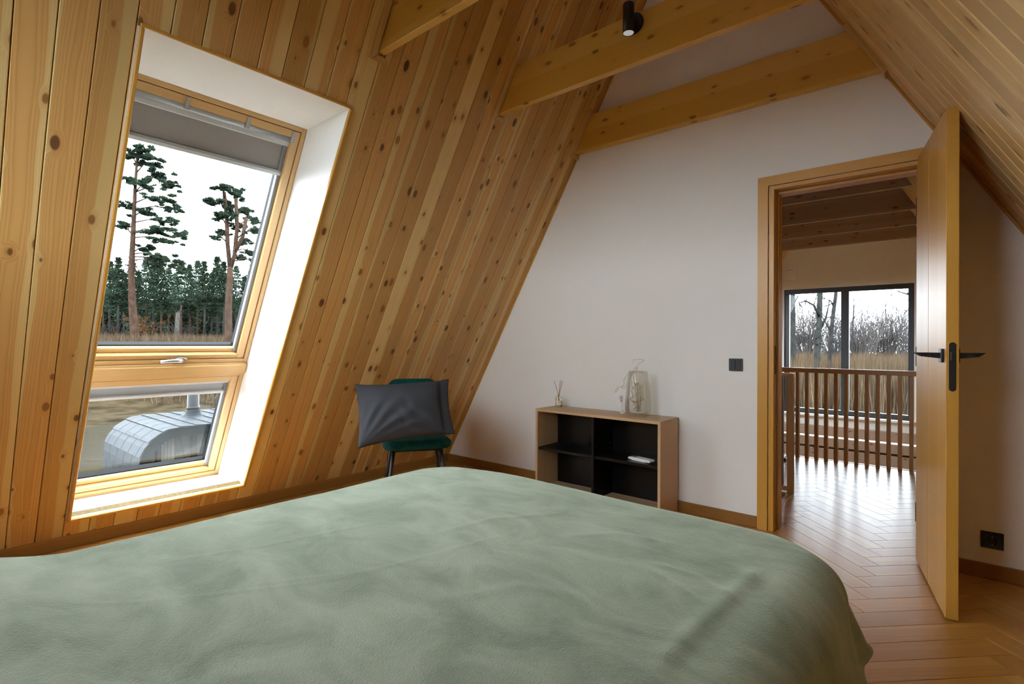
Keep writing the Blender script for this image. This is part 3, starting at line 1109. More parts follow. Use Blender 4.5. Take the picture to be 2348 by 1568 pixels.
tag(blanket, 'sage green fleece blanket spread over the whole bed', 'blanket')

# ---- chair
fwd = Vector((cos(radians(-34)), sin(radians(-34)), 0))
fc = at(960, 1012, 3.28)
ch_rot = math.atan2(fwd.y, fwd.x) + pi / 2          # local -y = forward
seat_c = fc - fwd * 0.215
chair = tag(empty('side_chair', (seat_c.x, seat_c.y, 0), (0, 0, ch_rot)), 'emerald velvet side chair with black metal legs below the sloping boards', 'chair')


def pad(name, w, d, h, r, parent, loc, rot, mat, taper=0.0, bulge=0.012):
    """rounded cushion"""
    bm = bmesh.new()
    n = 10
    N = 40
    rings = []
    prof = [(0.0, -0.5)] + [(1 - (1 - sin(t)) * 0.0, 0) for t in []]
    levels = []
    for k in range(9):
        t = -pi / 2 + pi * k / 8
        levels.append((cos(t) * h / 2 - h / 2, sin(t) * h / 2))
    def outline(ins):
        pts = []
        rr = max(0.004, r + ins)
        hw, hd = w / 2 + ins, d / 2 + ins
        for cxs, cys, a0 in ((1, 1, 0), (-1, 1, pi / 2), (-1, -1, pi), (1, -1, 3 * pi / 2)):
            for k in range(8):
                a = a0 + pi / 2 * k / 7
                pts.append((cxs * (hw - rr) + rr * cos(a), cys * (hd - rr) + rr * sin(a)))
        return pts
    for ins, z in levels:
        rings.append([bm.verts.new((x * (1 - taper * (yy / d + 0.5)), yy, z)) for x, yy in outline(ins)])
    for a, b in zip(rings, rings[1:]):
        m = len(a)
        for k in range(m):
            bm.faces.new((a[k], a[(k + 1) % m], b[(k + 1) % m], b[k]))
    for ring, sg in ((rings[0], -1), (rings[-1], 1)):
        prev = ring
        for f in (0.75, 0.5, 0.25):
            cur = [bm.verts.new((v.co.x * f, v.co.y * f, ring[0].co.z + sg * bulge * (1 - f * f))) for v in ring]
            m = len(ring)
            for k in range(m):
                bm.faces.new((prev[k], prev[(k + 1) % m], cur[(k + 1) % m], cur[k]))
            prev = cur
        c = bm.verts.new((0, 0, ring[0].co.z + sg * bulge))
        for k in range(len(prev)):
            bm.faces.new((prev[k], prev[(k + 1) % len(prev)], c))
    return mesh_obj(name, bm, mat, parent, loc, rot, smooth=True)


pad('seat', 0.445, 0.43, 0.062, 0.085, chair, (0, 0, 0.452), (radians(-2), 0, 0), chair_m, taper=0.06)
pad('backrest', 0.36, 0.40, 0.040, 0.075, chair, (0, 0.205, 0.655), (radians(82), 0, 0), chair_m, bulge=0.006)
for sx in (-1, 1):
    for yy, y2 in ((-0.13, -0.175), (0.13, 0.19)):
        tube('leg', [(sx * 0.150, yy, 0.43), (sx * 0.205, y2, 0.0)], [0.014, 0.009], black, chair, 10)
box('seat_frame', -0.16, 0.16, -0.14, 0.14, 0.408, 0.424, black, chair, 0.004)

# ---- pillow leaning on the chair back
TL, TR_, BR, BL = at(813, 881, 3.26), at(1029, 869, 3.36), at(1043, 995, 3.20), at(820, 1029, 3.05)
cen = (TL + TR_ + BR + BL) / 4
nrm = (TR_ - TL).cross(BL - TL).normalized()
if nrm.dot(-cen + Vector((0, 0, CAM_H))) < 0:
    nrm = -nrm
bm = bmesh.new()
NU, NV = 56, 40
front, back = [], []
for i in range(NU + 1):
    rf, rb_ = [], []
    for j in range(NV + 1):
        a, b = i / NU, j / NV
        pa, pb = a, b
        # edges curve inwards between the corners
        ca = 0.030 * 4 * b * (1 - b)
        cb_ = 0.050 * 4 * a * (1 - a)
        aa = a + ca * (1 - 2 * a)
        bb2 = b + cb_ * (1 - 2 * b)
        p = (TL * (1 - aa) + TR_ * aa) * (1 - bb2) + (BL * (1 - aa) + BR * aa) * bb2
        t = max(0.0, (16 * a * (1 - a) * b * (1 - b))) ** 0.55
        fl = 1.0
        if a > 0.88:
            fl = 1.0 - 0.55 * min(1, (a - 0.88) / 0.03)
        th = 0.105 * t * fl
        wr = 0.0
        # drawn wrinkles from the lower left corner and at the right flap
        ang_ = math.atan2(1.05 - b, a + 0.03)
        rad_ = math.hypot(1.0 - b, a)
        wr += 0.009 * sin(ang_ * 22 + 2 * noise.noise((a * 3, b * 3, 0))) * math.exp(-((rad_ - 0.42) / 0.26) ** 2)
        ang2 = math.atan2(1.1 - b, 0.92 - a)
        wr += 0.006 * sin(ang2 * 17 + 3 * noise.noise((a * 4, b * 4, 5))) * math.exp(-((math.hypot(1.0 - b, 0.9 - a) - 0.4) / 0.25) ** 2)
        wr += 0.004 * noise.noise((a * 7, b * 5, 9))
        rf.append(bm.verts.new(p + nrm * (th + wr * t) - cen))
        rb_.append(bm.verts.new(p - nrm * 0.030 * t - cen))
    front.append(rf)
    back.append(rb_)
for g_, fl in ((front, False), (back, True)):
    for i in range(NU):
        for j in range(NV):
            q = [g_[i][j], g_[i + 1][j], g_[i + 1][j + 1], g_[i][j + 1]]
            bm.faces.new(q[::-1] if fl else q)
bmesh.ops.remove_doubles(bm, verts=bm.verts, dist=0.0015)
pillow = mesh_obj('pillow', bm, pillow_m, None, cen, smooth=True)
tag(pillow, 'charcoal grey pillow leaning on the emerald chair', 'pillow')

# ---- low shelf unit
CBX0, CBX1, CBY0, CBY1, CBZ = -2.355, -1.375, 3.068, 3.340, 0.624
cab = tag(empty('shelf_unit', ((CBX0 + CBX1) / 2, (CBY0 + CBY1) / 2, 0)), 'low light oak shelf unit with black open compartments against the white wall', 'shelf unit')
cb0 = (cab.location.x, cab.location.y, 0)
T = 0.019
box('top_panel', CBX0, CBX1, CBY0, CBY1, CBZ - T, CBZ, cabw['x'], cab, 0.001, base=cb0)
box('side_panel', CBX0, CBX0 + T, CBY0 + 0.001, CBY1, 0.0, CBZ - T, cabw['z'], cab, 0.001, base=cb0)
box('side_panel', CBX1 - T, CBX1, CBY0 + 0.001, CBY1, 0.0, CBZ - T, cabw['z'], cab, 0.001, base=cb0)
box('bottom_panel', CBX0 + T, CBX1 - T, CBY0 + 0.004, CBY1 - 0.012, 0.02, 0.02 + T, cabw['x'], cab, 0.001, base=cb0)
box('plinth', CBX0 + T, CBX1 - T, CBY0 + 0.02, CBY0 + 0.036, 0.0, 0.02, cabw['x'], cab, 0.001, base=cb0)
box('back_panel', CBX0 + T, CBX1 - T, CBY1 - 0.010, CBY1 - 0.004, 0.02, CBZ - T, blackmel, cab, 0, base=cb0)
mid = -1.865
box('divider', mid - 0.009, mid + 0.009, CBY0 + 0.004, CBY1 - 0.011, 0.02 + T, CBZ - T, blackmel, cab, 0.001, base=cb0)
box('shelf', CBX0 + T, mid - 0.009, CBY0 + 0.012, CBY1 - 0.011, 0.322, 0.341, blackmel, cab, 0.001, base=cb0)
box('shelf', mid + 0.009, CBX1 - T, CBY0 + 0.012, CBY1 - 0.011, 0.322, 0.341, blackmel, cab, 0.001, base=cb0)
for yy in (CBY0 + 0.04, CBY1 - 0.05):
    for zz in (0.24, 0.28, 0.365, 0.40):
        bm = bmesh.new()
        bmesh.ops.create_cone(bm, segments=10, radius1=0.0025, radius2=0.0025, depth=0.0012, cap_ends=True)
        mesh_obj('pin_hole', bm, chrome, cab, (mid + 0.0096 - cb0[0], yy - cb0[1], zz), (0, pi / 2, 0))
for zz, yy in ((CBZ - 0.05, CBY0 + 0.03), (0.07, CBY1 - 0.05)):
    bm = bmesh.new()
    bmesh.ops.create_cone(bm, segments=14, radius1=0.007, radius2=0.007, depth=0.002, cap_ends=True)
    mesh_obj('cam_lock', bm, chrome, cab, (CBX0 + T + 0.001 - cb0[0], yy - cb0[1], zz), (0, pi / 2, 0))

# ---- reed diffuser
rp = Vector((-2.262, 3.235, CBZ))
rd = tag(empty('reed_diffuser', rp), 'small reed diffuser bottle with three brown sticks on the shelf unit', 'diffuser')
lathe('bottle', [(0, 0.001), (0.024, 0.001), (0.0265, 0.004), (0.0265, 0.078), (0.022, 0.083), (0.011, 0.085), (0.011, 0.097), (0.009, 0.097), (0.009, 0.083), (0.020, 0.080), (0.0245, 0.075), (0.0245, 0.006), (0, 0.006)], bottleg, rd, seg=28)
lathe('liquid', [(0, 0.007), (0.0238, 0.007), (0.0238, 0.040), (0, 0.040)], plain('amber_oil', (0.62, 0.52, 0.26), 0.3), rd, seg=24)
bm = bmesh.new()
lw = []
for k in range(9):
    t = math.atan2(-rp.y, -rp.x) - 0.85 + 1.7 * k / 8
    lw.append((bm.verts.new((0.0270 * cos(t), 0.0270 * sin(t), 0.022)), bm.verts.new((0.0270 * cos(t), 0.0270 * sin(t), 0.054))))
for a, b in zip(lw, lw[1:]):
    bm.faces.new((a[0], b[0], b[1], a[1]))
lab = mesh_obj('paper_label', bm, plain('cream_label', (0.78, 0.70, 0.55), 0.7), rd)
lab.modifiers.new('thickness', 'SOLIDIFY').thickness = 0.0004
bm = bmesh.new()
base_t = math.atan2(-rp.y, -rp.x)
for k in range(9):
    t = base_t + 0.45 - 0.9 * k / 8 + 0.03 * ((k * 7) % 3 - 1)
    c = Vector((0.0278 * cos(t), 0.0278 * sin(t), 0.0400))
    bm_box(bm, (0, 0, 0), (0.0006, 0.0022, 0.0030 + 0.0010 * (k % 2)), 0, Matrix.Translation(c) @ Matrix.Rotation(t, 4, 'Z'))
mesh_obj('label_print', bm, plain('grey_print', (0.25, 0.19, 0.12), 0.8), lab)
reedm = plain('brown_reed', (0.42, 0.19, 0.05), 0.7, grain=0.15)
rv = Vector((cos(base_t + pi / 2), sin(base_t + pi / 2), 0))
for dx_, lean, ln in ((-0.026, -0.02, 0.20), (0.010, 0.006, 0.205), (0.030, -0.006, 0.20)):
    tp = rv * dx_ * 1.0 + Vector((lean, lean, 0)) * 0.3
    tube('reed', [Vector((0, 0, 0.010)) - tp * 0.35, Vector((0, 0, 0.095)) + tp * 0.1, tp + Vector((0, 0, ln))], 0.0019, reedm, rd, 6)

# ---- glass vase with dried twigs
vp = Vector((-1.610, 3.232, CBZ))
vase = tag(empty('glass_vase', vp), 'tall clear glass vase tapering to the rim with dried curly twigs', 'vase')
prof_o = [(0, 0.0), (0.062, 0.0), (0.080, 0.010), (0.0855, 0.028), (0.086, 0.06), (0.083, 0.12), (0.077, 0.19), (0.070, 0.25), (0.062, 0.300)]
prof_i = [(0.0607, 0.300), (0.0687, 0.25), (0.0757, 0.19), (0.0817, 0.12), (0.0847, 0.06), (0.084, 0.032), (0.074, 0.019), (0, 0.016)]
lathe('vase_body', prof_o + prof_i, vaseg, vase, seg=48)
twm = plain('dried_twig', (0.44, 0.31, 0.16), 0.8, grain=0.2)
rn = random.Random(5)


def curly(pts, amp, n, sd):
    pts = [Vector(p) for p in pts]
    out = []
    for k in range(n + 1):
        t = k / n * (len(pts) - 1)
        i = min(int(t), len(pts) - 2)
        f = t - i
        p = pts[i] * (1 - f) + pts[i + 1] * f
        out.append(p + Vector((noise.noise((t * 2.1, sd, 0)), noise.noise((t * 2.1, sd, 5)), noise.noise((t * 2.1, sd, 9)))) * amp)
    return out


for k in range(9):
    a = rn.uniform(0, 2 * pi)
    pts = [(0.02 * cos(a), 0.02 * sin(a), 0.030)]
    for z in (0.08, 0.13, 0.18, 0.22):
        a += rn.uniform(-2.2, 2.2)
        r_ = rn.uniform(0.015, 0.048)
        pts.append((r_ * cos(a), r_ * sin(a), z + rn.uniform(-0.02, 0.02)))
    tube('twig', curly(pts, 0.022, 26, k * 3.3), [0.0018] * 14 + [0.0013] * 13, twm, vase, 5)
rvv = _r.copy(); rvv.z = 0; rvv.normalize()


def vpt(dx_, z, dd=0.0):
    return rvv * dx_ + Vector((-rvv.y, rvv.x, 0)) * dd + Vector((0, 0, z))


for pts in ([vpt(0.0, 0.06), vpt(-0.02, 0.2), vpt(-0.035, 0.30), vpt(-0.012, 0.332), vpt(-0.008, 0.30)],
            [vpt(0.01, 0.08), vpt(-0.01, 0.22), vpt(-0.010, 0.31), vpt(0.004, 0.350), vpt(0.042, 0.372), vpt(0.02, 0.379), vpt(-0.030, 0.376), vpt(-0.036, 0.352)],
            [vpt(-0.03, 0.07), vpt(-0.045, 0.24), vpt(-0.052, 0.306), vpt(-0.074, 0.275), vpt(-0.098, 0.236), vpt(-0.092, 0.205), vpt(-0.13, 0.185), vpt(-0.155, 0.150), vpt(-0.150, 0.170), vpt(-0.133, 0.20)],
            [vpt(-0.092, 0.205), vpt(-0.115, 0.190), vpt(-0.09, 0.18), vpt(-0.086, 0.196), vpt(-0.072, 0.21)]):
    tube('twig', curly(pts, 0.004, 30, len(pts)), 0.0012, twm, vase, 5)

# ---- little white tester bottle
tp_ = Vector((-1.735, 3.250, CBZ))
tv = tag(empty('spray_bottle', tp_, (0, radians(-5), 0.75)), 'tiny white spray bottle with clear cap leaning beside the glass vase', 'bottle')
box('bottle_body', -0.0125, 0.0125, -0.0125, 0.0125, 0.001, 0.083, plain('white_bottle', (0.82, 0.83, 0.80), 0.35), tv, 0.002)
lathe('bottle_neck', [(0, 0.083), (0.008, 0.083), (0.008, 0.094), (0, 0.094)], plain('beige_neck', (0.60, 0.46, 0.34), 0.5), tv, seg=14)
box('clear_cap', -0.012, 0.012, -0.012, 0.012, 0.092, 0.125, plain('clear_lilac_cap', (0.66, 0.64, 0.64), 0.2), tv, 0.006, 2)
for x0, w_ in ((-0.007, 0.003), (0.002, 0.005)):
    box('printed_mark', x0, x0 + w_, -0.0131, -0.0124, 0.014, 0.022, plain('grey_mark', (0.3, 0.31, 0.33), 0.6), tv, 0)

# ---- remote control lying on the right shelf
rc0 = Vector((-1.545, 3.150, 0.3415))
rem = tag(empty('remote_control', rc0, (0, 0, radians(-12))), 'white remote control lying on the black right shelf', 'remote')
bm = bmesh.new()
pr = [(-0.085, 0.0), (-0.080, 0.010), (0.070, 0.022), (0.085, 0.022), (0.088, 0.012), (0.075, 0.008), (0.0, 0.000)]
pr = [(-0.090, 0.006), (-0.086, 0.016), (-0.04, 0.020), (0.086, 0.020), (0.090, 0.010), (0.084, 0.004), (0.05, 0.004), (0.045, 0.0), (-0.055, 0.0), (-0.06, 0.004)]
va = [bm.verts.new((x, -0.026, z)) for x, z in pr]
vb = [bm.verts.new((x, 0.026, z)) for x, z in pr]
bm.faces.new(va[::-1]); bm.faces.new(vb)
for i in range(len(pr)):
    j = (i + 1) % len(pr)
    bm.faces.new((va[i], va[j], vb[j], vb[i]))
bmesh.ops.bevel(bm, geom=list(bm.edges), offset=0.0015, segments=1, affect='EDGES')
mesh_obj('casing', bm, plain('white_plastic', (0.82, 0.82, 0.80), 0.35), rem)
box('display', -0.066, -0.034, -0.016, 0.016, 0.0185, 0.0205, plain('grey_display', (0.22, 0.23, 0.23), 0.3), rem, 0.0008)
for i in range(3):
    for j in (-1, 1):
        box('button', -0.012 + i * 0.026, 0.004 + i * 0.026, j * 0.011 - 0.005, j * 0.011 + 0.005, 0.0195, 0.0218, plain('pale_button', (0.62, 0.63, 0.64), 0.5), rem, 0.001)

# ---- light switch
sw = tag(empty('light_switch', (-1.014, D, 0.981)), 'black double rocker light switch on the white wall left of the door', 'light switch')
box('switch_frame', -0.0405, 0.0405, -0.009, -0.0005, -0.0385, 0.0385, plain('black_switch', (0.016, 0.019, 0.018), 0.45), sw, 0.002)
for x0, x1 in ((-0.029, -0.001), (0.001, 0.029)):
    r_ = box('rocker', x0, x1, -0.013, -0.008, -0.028, 0.028, plain('black_rocker', (0.020, 0.024, 0.023), 0.4), sw, 0.001)
    r_.rotation_euler = (radians(3), 0, 0)

# ---- wall socket
so = tag(empty('wall_socket', (0.156, D, 0.183)), 'black wall socket above the skirting right of the door', 'socket')
box('socket_frame', -0.0405, 0.0405, -0.008, -0.0005, -0.0395, 0.0395, blacksock, so, 0.002)
box('socket_insert', -0.029, 0.029, -0.011, -0.007, -0.029, 0.029, plain('brownblack_insert', (0.013, 0.010, 0.008), 0.35), so, 0.0015)
o = lathe('socket_well', [(0.0205, 0.0), (0.0215, 0.0015), (0.0205, 0.003), (0.0185, 0.002), (0.018, 0.0005), (0, 0.0005)], blacksock, so, (0, -0.0108, 0), 28)
o.rotation_euler = (pi / 2, 0, 0)
for zz in (-0.017, 0.017):
    box('earth_clip', -0.002, 0.002, -0.0145, -0.0105, zz - 0.003, zz + 0.003, chrome, so, 0.0006)

# ---- cylinder spotlight on the middle beam
LP = Vector((-1.236, 2.430, 2.742))
lamp = tag(empty('spotlight', LP), 'black cylinder spotlight with round wall plate fixed to the middle beam', 'spotlight')
o = lathe('mounting_plate', [(0, 0), (0.050, 0), (0.052, 0.004), (0.052, 0.018), (0.048, 0.022), (0, 0.022)], black, lamp, (0, -0.0005, 0), 32)
o.rotation_euler = (pi / 2, 0, 0)
o = lathe('arm', [(0, 0), (0.009, 0), (0.009, 0.030), (0, 0.030)], black, lamp, (0, -0.020, 0), 14)
o.rotation_euler = (pi / 2, 0, 0)
body = lathe('cylinder_body', [(0, 0.074), (0.026, 0.074), (0.0285, 0.071), (0.0285, -0.074), (0.0265, -0.074), (0.0265, -0.066), (0, -0.066)], black, lamp, (0, -0.066, 0), 36)
t = NT('lit_lens')
em = t.new('ShaderNodeEmission')
em.inputs[0].default_value = (1.0, 0.95, 0.9, 1)
em.inputs[1].default_value = 0.16
t.link(em.outputs[0], t.out.inputs[0])
lathe('lens', [(0.0262, -0.072), (0.02, -0.0735), (0, -0.074)], t.m, lamp, (0, -0.066, 0), 28)

# ---- small box on the hall gable
hb = tag(empty('wall_box', (-2.065, FAR_Y, 2.305)), 'small white box on the far hall gable above the window', 'wall box')
box('box_cover', -0.08, 0.08, -0.045, -0.001, -0.095, 0.095, plain('white_cover', (0.85, 0.80, 0.75), 0.5), hb, 0.01, 2)
box('box_vent', -0.06, 0.06, -0.050, -0.045, 0.045, 0.065, plain('cover_vent', (0.60, 0.54, 0.48), 0.5), hb, 0.002)

# ---- hall railing at the landing edge
rail = tag(empty('landing_railing', (-1.3, 5.72, 0)), 'oak baluster railing across the landing below the far window', 'railing')
rb0 = (-1.3, 5.72, 0)
box('handrail', XL + 0.55, XR - 0.55, 5.690, 5.745, 0.835, 0.880, railw['x'], rail, 0.004, base=rb0)
x = -0.253 + 0.0807 * 11
bal = None
while x > -3.1:
    if bal is None:
        bal = box('baluster', x - 0.015, x + 0.015, 5.690, 5.745, 0.0, 0.835, railw['z'], rail, 0.0025, base=rb0)
    else:
        c_ = bal.copy()
        C.objects.link(c_)
        c_.location.x = x - rb0[0]
    x -= 0.0807
# ---- stair railing frame beside the stairwell
sr = tag(empty('stair_railing', (-0.905, 4.29, 0)), 'square oak railing frame beside the stairwell just inside the doorway', 'railing')
s0_ = (-0.905, 4.29, 0)
box('rail_post', -0.922, -0.881, 4.264, 4.312, 0.0, 0.868, railw['z'], sr, 0.003, base=s0_)
box('top_rail', -2.9, -0.881, 4.264, 4.312, 0.868, 0.895, railw['x'], sr, 0.003, base=s0_)
box('bottom_rail', -2.9, -0.922, 4.274, 4.302, 0.02, 0.055, railw['x'], sr, 0.003, base=s0_)
x = -0.968
bal = None
while x > -2.85:
    if bal is None:
        bal = box('baluster', x - 0.016, x + 0.016, 4.264, 4.312, 0.055, 0.868, plain('dark_oak', (0.10, 0.055, 0.028), 0.4), sr, 0.0025, base=s0_)
    else:
        c_ = bal.copy()
        C.objects.link(c_)
        c_.location.x = x - s0_[0]
    x -= 0.083
hd = at_z(1797, 1054, 0)
hb2 = tag(empty('floor_box', (hd.x, hd.y, 0)), 'low black box with pale lid on the landing floor behind the railing frame', 'box')
box('box_base', -0.09, 0.03, -0.05, 0.05, 0.001, 0.022, blacksock, hb2, 0.004)
box('box_lid', -0.09, 0.03, -0.05, 0.05, 0.022, 0.030, alupale, hb2, 0.003)

# ================================================================== OUTSIDE
GZ = -2.80
gm = NT('winter_ground')
gx, gy, gz = gm.xyz(gm.obj())
gn = gm.noise(gm.comb(gx, gy, 0.0), 0.35, 6, 0.65)
gf = gm.noise(gm.comb(gx, gm.math('MULTIPLY', gy, 0.5), 3.0), 3.0, 5, 0.7)
grass = gm.mix(gm.maprange(gf, 0.3, 0.7, 0, 1), (0.010, 0.0085, 0.005), (0.022, 0.018, 0.011))
gravel = gm.mix(gm.maprange(gf, 0.35, 0.65, 0, 1), (0.0165, 0.018, 0.0195), (0.0265, 0.0285, 0.030))
# a gravel track runs along the house on the window side, x between -27 and -11
band = gm.math('MULTIPLY', gm.maprange(gm.math('ADD', gx, gm.math('MULTIPLY_ADD', gn, 5.0, -2.5)), -27.5, -26.5, 0, 1), gm.maprange(gm.math('ADD', gx, gm.math('MULTIPLY_ADD', gn, 3.0, -1.5)), -12.2, -11.6, 1, 0))
gm.link(gm.mix(band, grass, gravel), gm.b.inputs['Base Color'])
gm.b.inputs['Roughness'].default_value = 1.0
gm.b.inputs['Specular IOR Level'].default_value = 0.0
gm.bump(gf, 0.5, 0.05)
structure(box('ground', -60, 200, -200, 260, GZ - 0.3, GZ, gm.m, None, 0))


def gz_at(x):
    """ground height: a grassy bank rises beyond the gravel track"""
    if x > -30:
        return GZ
    if x > -52:
        t_ = (-30 - x) / 22
        return GZ + 3.35 * t_ * t_ * (3 - 2 * t_)
    return GZ + 3.35 + (-52 - x) * 0.006


bank = [(-29.5, GZ - 0.2)] + [(-30 - 1.1 * k, gz_at(-30 - 1.1 * k)) for k in range(21)] + [(-260, gz_at(-260)), (-260, GZ - 0.2)]
bm_ = plain('brown_bank_grass', (0.021, 0.016, 0.0095), 1.0, spec=0.0, grain=0.5, gscale=1.2, bump=0.3)
structure(poly_ext('grass_bank', [(-a, b) for a, b in bank], -140, 180, bm_, None, plane='xz'))
bk = bpy.data.objects['grass_bank']
for v_ in bk.data.vertices:
    v_.co.x = -v_.co.x
bk.data.flip_normals()

needle = plain('pine_needles', (0.020, 0.0315, 0.0195), 1.0, spec=0.0, grain=0.5, gscale=0.6)
needle2 = plain('spruce_needles', (0.0125, 0.0195, 0.0120), 1.0, spec=0.0, grain=0.5, gscale=0.4)
bark_r = plain('red_pine_bark', (0.030, 0.0185, 0.013), 1.0, spec=0.0, grain=0.35, gscale=3, bump=0.4)
bark_g = plain('grey_bark', (0.018, 0.017, 0.016), 1.0, spec=0.0, grain=0.4, gscale=4, bump=0.4)
reed_m = plain('dry_reeds', (0.036, 0.0245, 0.015), 1.0, spec=0.0, grain=0.5, gscale=0.8)
reed_p = plain('pale_reeds', (0.054, 0.0375, 0.0225), 1.0, spec=0.0, grain=0.5, gscale=0.8)
twig_m = plain('grey_brown_twigs', (0.020, 0.0165, 0.0145), 1.0, spec=0.0, grain=0.4, gscale=1)
leaf_m = plain('rusty_leaves', (0.052, 0.025, 0.010), 1.0, spec=0.0, grain=0.4, gscale=2)


class Bag:
    """collects loose triangles quickly"""
    def __init__(self):
        self.v, self.f = [], []

    def tuft(self, c, rx, ry, rz, n, size, rn, asp=0.4):
        for _ in range(n):
            while True:
                a, b, d = rn.uniform(-1, 1), rn.uniform(-1, 1), rn.uniform(-1, 1)
                if a * a + b * b + d * d < 1:
                    break
            p = Vector((c[0] + a * rx, c[1] + b * ry, c[2] + d * rz))
            dr = Vector((rn.uniform(-1, 1), rn.uniform(-1, 1), rn.uniform(-0.3, 0.9))).normalized() * size * rn.uniform(0.6, 1.3)
            w = dr.orthogonal().normalized() * size * asp
            w.rotate(Matrix.Rotation(rn.uniform(0, 6.28), 3, dr))
            i = len(self.v)
            self.v += [p - w * 0.5, p + w * 0.5, p + dr]
            self.f.append((i, i + 1, i + 2))

    def blade(self, p, h, w, lean, rn):
        a = rn.uniform(0, 6.28)
        s = Vector((cos(a), sin(a), 0)) * w
        t = Vector((rn.gauss(0, lean), rn.gauss(0, lean), h))
        i = len(self.v)
        self.v += [p - s, p + s, p + t * 0.6 + s * 0.7, p + t, p + t * 0.6 - s * 0.7]
        self.f += [(i, i + 1, i + 2, i + 4), (i + 4, i + 2, i + 3)]

    def build(self, name, mat, parent=None, loc=(0, 0, 0)):
        me = bpy.data.meshes.new(name)
        L_ = Vector(loc)
        me.from_pydata([tuple(v - L_) for v in self.v], [], self.f)
        me.materials.append(mat)
        o = link(bpy.data.objects.new(name, me))
        o.location = loc
        if parent:
            o.parent = parent
            o.location = Vector(loc) - parent.location
        return o


def branches_obj(name, lists, mat, parent, sides=5):
    bm = bmesh.new()
    for pts, r0, r1 in lists:
        n = len(pts)
        bm_tube(bm, [Vector(p) - parent.location for p in pts], [r0 + (r1 - r0) * k / (n - 1) for k in range(n)], sides)
    return mesh_obj(name, bm, mat, parent, smooth=True)


# ---- two tall pines seen through the upper light
def tall_pine(depth, trunk_px, r0, r1, clumps, forks, label, sd):
    rn = random.Random(sd)
    tr = [at(x, y, depth) for x, y in trunk_px]
    foot = Vector((tr[0].x, tr[0].y, gz_at(tr[0].x) - 0.1))
    t = tag(empty('tall_pine', foot), label, 'tree', 'tall pines by the gravel track')
    branches_obj('trunk', [([foot] + tr, r0, r1)], bark_r, t, 9)
    br = []
    for f in forks:
        br.append(([at(x, y, depth) for x, y in f], r0 * 0.55, r1 * 0.7))
    bg_ = Bag()
    for (x, y, rx, ry, ax, ay) in clumps:
        dd = depth + rn.uniform(-1.6, 1.6)
        c = at(x, y, dd)
        s = dd / FPX
        a = at(ax, ay, depth)
        m_ = (a + c) / 2 + Vector((0, 0, 0.25))
        br.append(([a, m_, c], 0.07, 0.025))
        n = int(46 * rx * ry / 100) + 26
        # a clump is many small flattened sprays, thinning outwards
        for q in range(16):
            oc = c + Vector((rn.gauss(0, 0.55) * rx * s, rn.gauss(0, 0.55) * rx * s, rn.gauss(0, 0.55) * ry * s))
            bg_.tuft(oc, rx * s * 0.30, rx * s * 0.30, ry * s * 0.28, n, 0.27, rn, 0.28)
            if q % 4 == 0:
                br.append(([m_, (m_ + oc) / 2 + Vector((0, 0, 0.1)), oc], 0.03, 0.012))
    branches_obj('branches', br, bark_r, t, 5)
    f_ = bg_.build('needles', needle, t, foot)
    return t


A = 46.0
cl = [(322, 350, 22, 14, 316, 372), (345, 372, 26, 12, 314, 395), (300, 358, 14, 10, 314, 380), (362, 402, 24, 11, 312, 420), (385, 424, 20, 10, 311, 440), (335, 425, 20, 10, 311, 440),
      (292, 412, 14, 8, 311, 432), (365, 455, 26, 9, 310, 465), (395, 478, 18, 9, 309, 480), (340, 486, 24, 10, 308, 495), (288, 470, 16, 8, 309, 486), (385, 508, 22, 9, 308, 510),
      (408, 535, 22, 10, 307, 530), (352, 528, 26, 10, 307, 535), (378, 552, 22, 8, 307, 545), (282, 515, 12, 7, 307, 528), (335, 572, 18, 8, 305, 578), (362, 590, 18, 9, 304, 582), (398, 604, 24, 12, 304, 588), (418, 620, 12, 8, 398, 606), (350, 606, 12, 6, 303, 597), (276, 520, 10, 4, 306, 540)]
tall_pine(A, [(309, 770), (303, 690), (301, 620), (306, 520), (310, 430), (315, 350)], 0.40, 0.08, cl, [], 'tall pine with one bare trunk and boughs reaching right, left in the roof window', 3)
clb = [(510, 432, 20, 10, 515, 460), (492, 462, 20, 8, 514, 475), (520, 470, 16, 10, 518, 500), (500, 498, 16, 8, 519, 515), (545, 448, 16, 12, 541, 470), (558, 482, 18, 12, 543, 500), (578, 505, 16, 8, 545, 520), (548, 520, 16, 9, 542, 530),
       (584, 530, 12, 8, 545, 545), (505, 535, 14, 7, 522, 545), (560, 555, 14, 7, 545, 560), (490, 545, 9, 5, 522, 556), (575, 580, 14, 6, 540, 575), (552, 592, 12, 6, 537, 590), (582, 600, 10, 5, 540, 598), (530, 490, 14, 12, 520, 510)]
tall_pine(44.0, [(524, 780), (524, 700), (527, 640), (528, 612)], 0.34, 0.22, clb, [[(528, 618), (522, 560), (520, 500), (514, 440)], [(528, 618), (538, 585), (544, 520), (541, 455)], [(540, 575), (556, 545), (565, 500)]], 'tall forked pine with sparse crown, right in the roof window', 4)


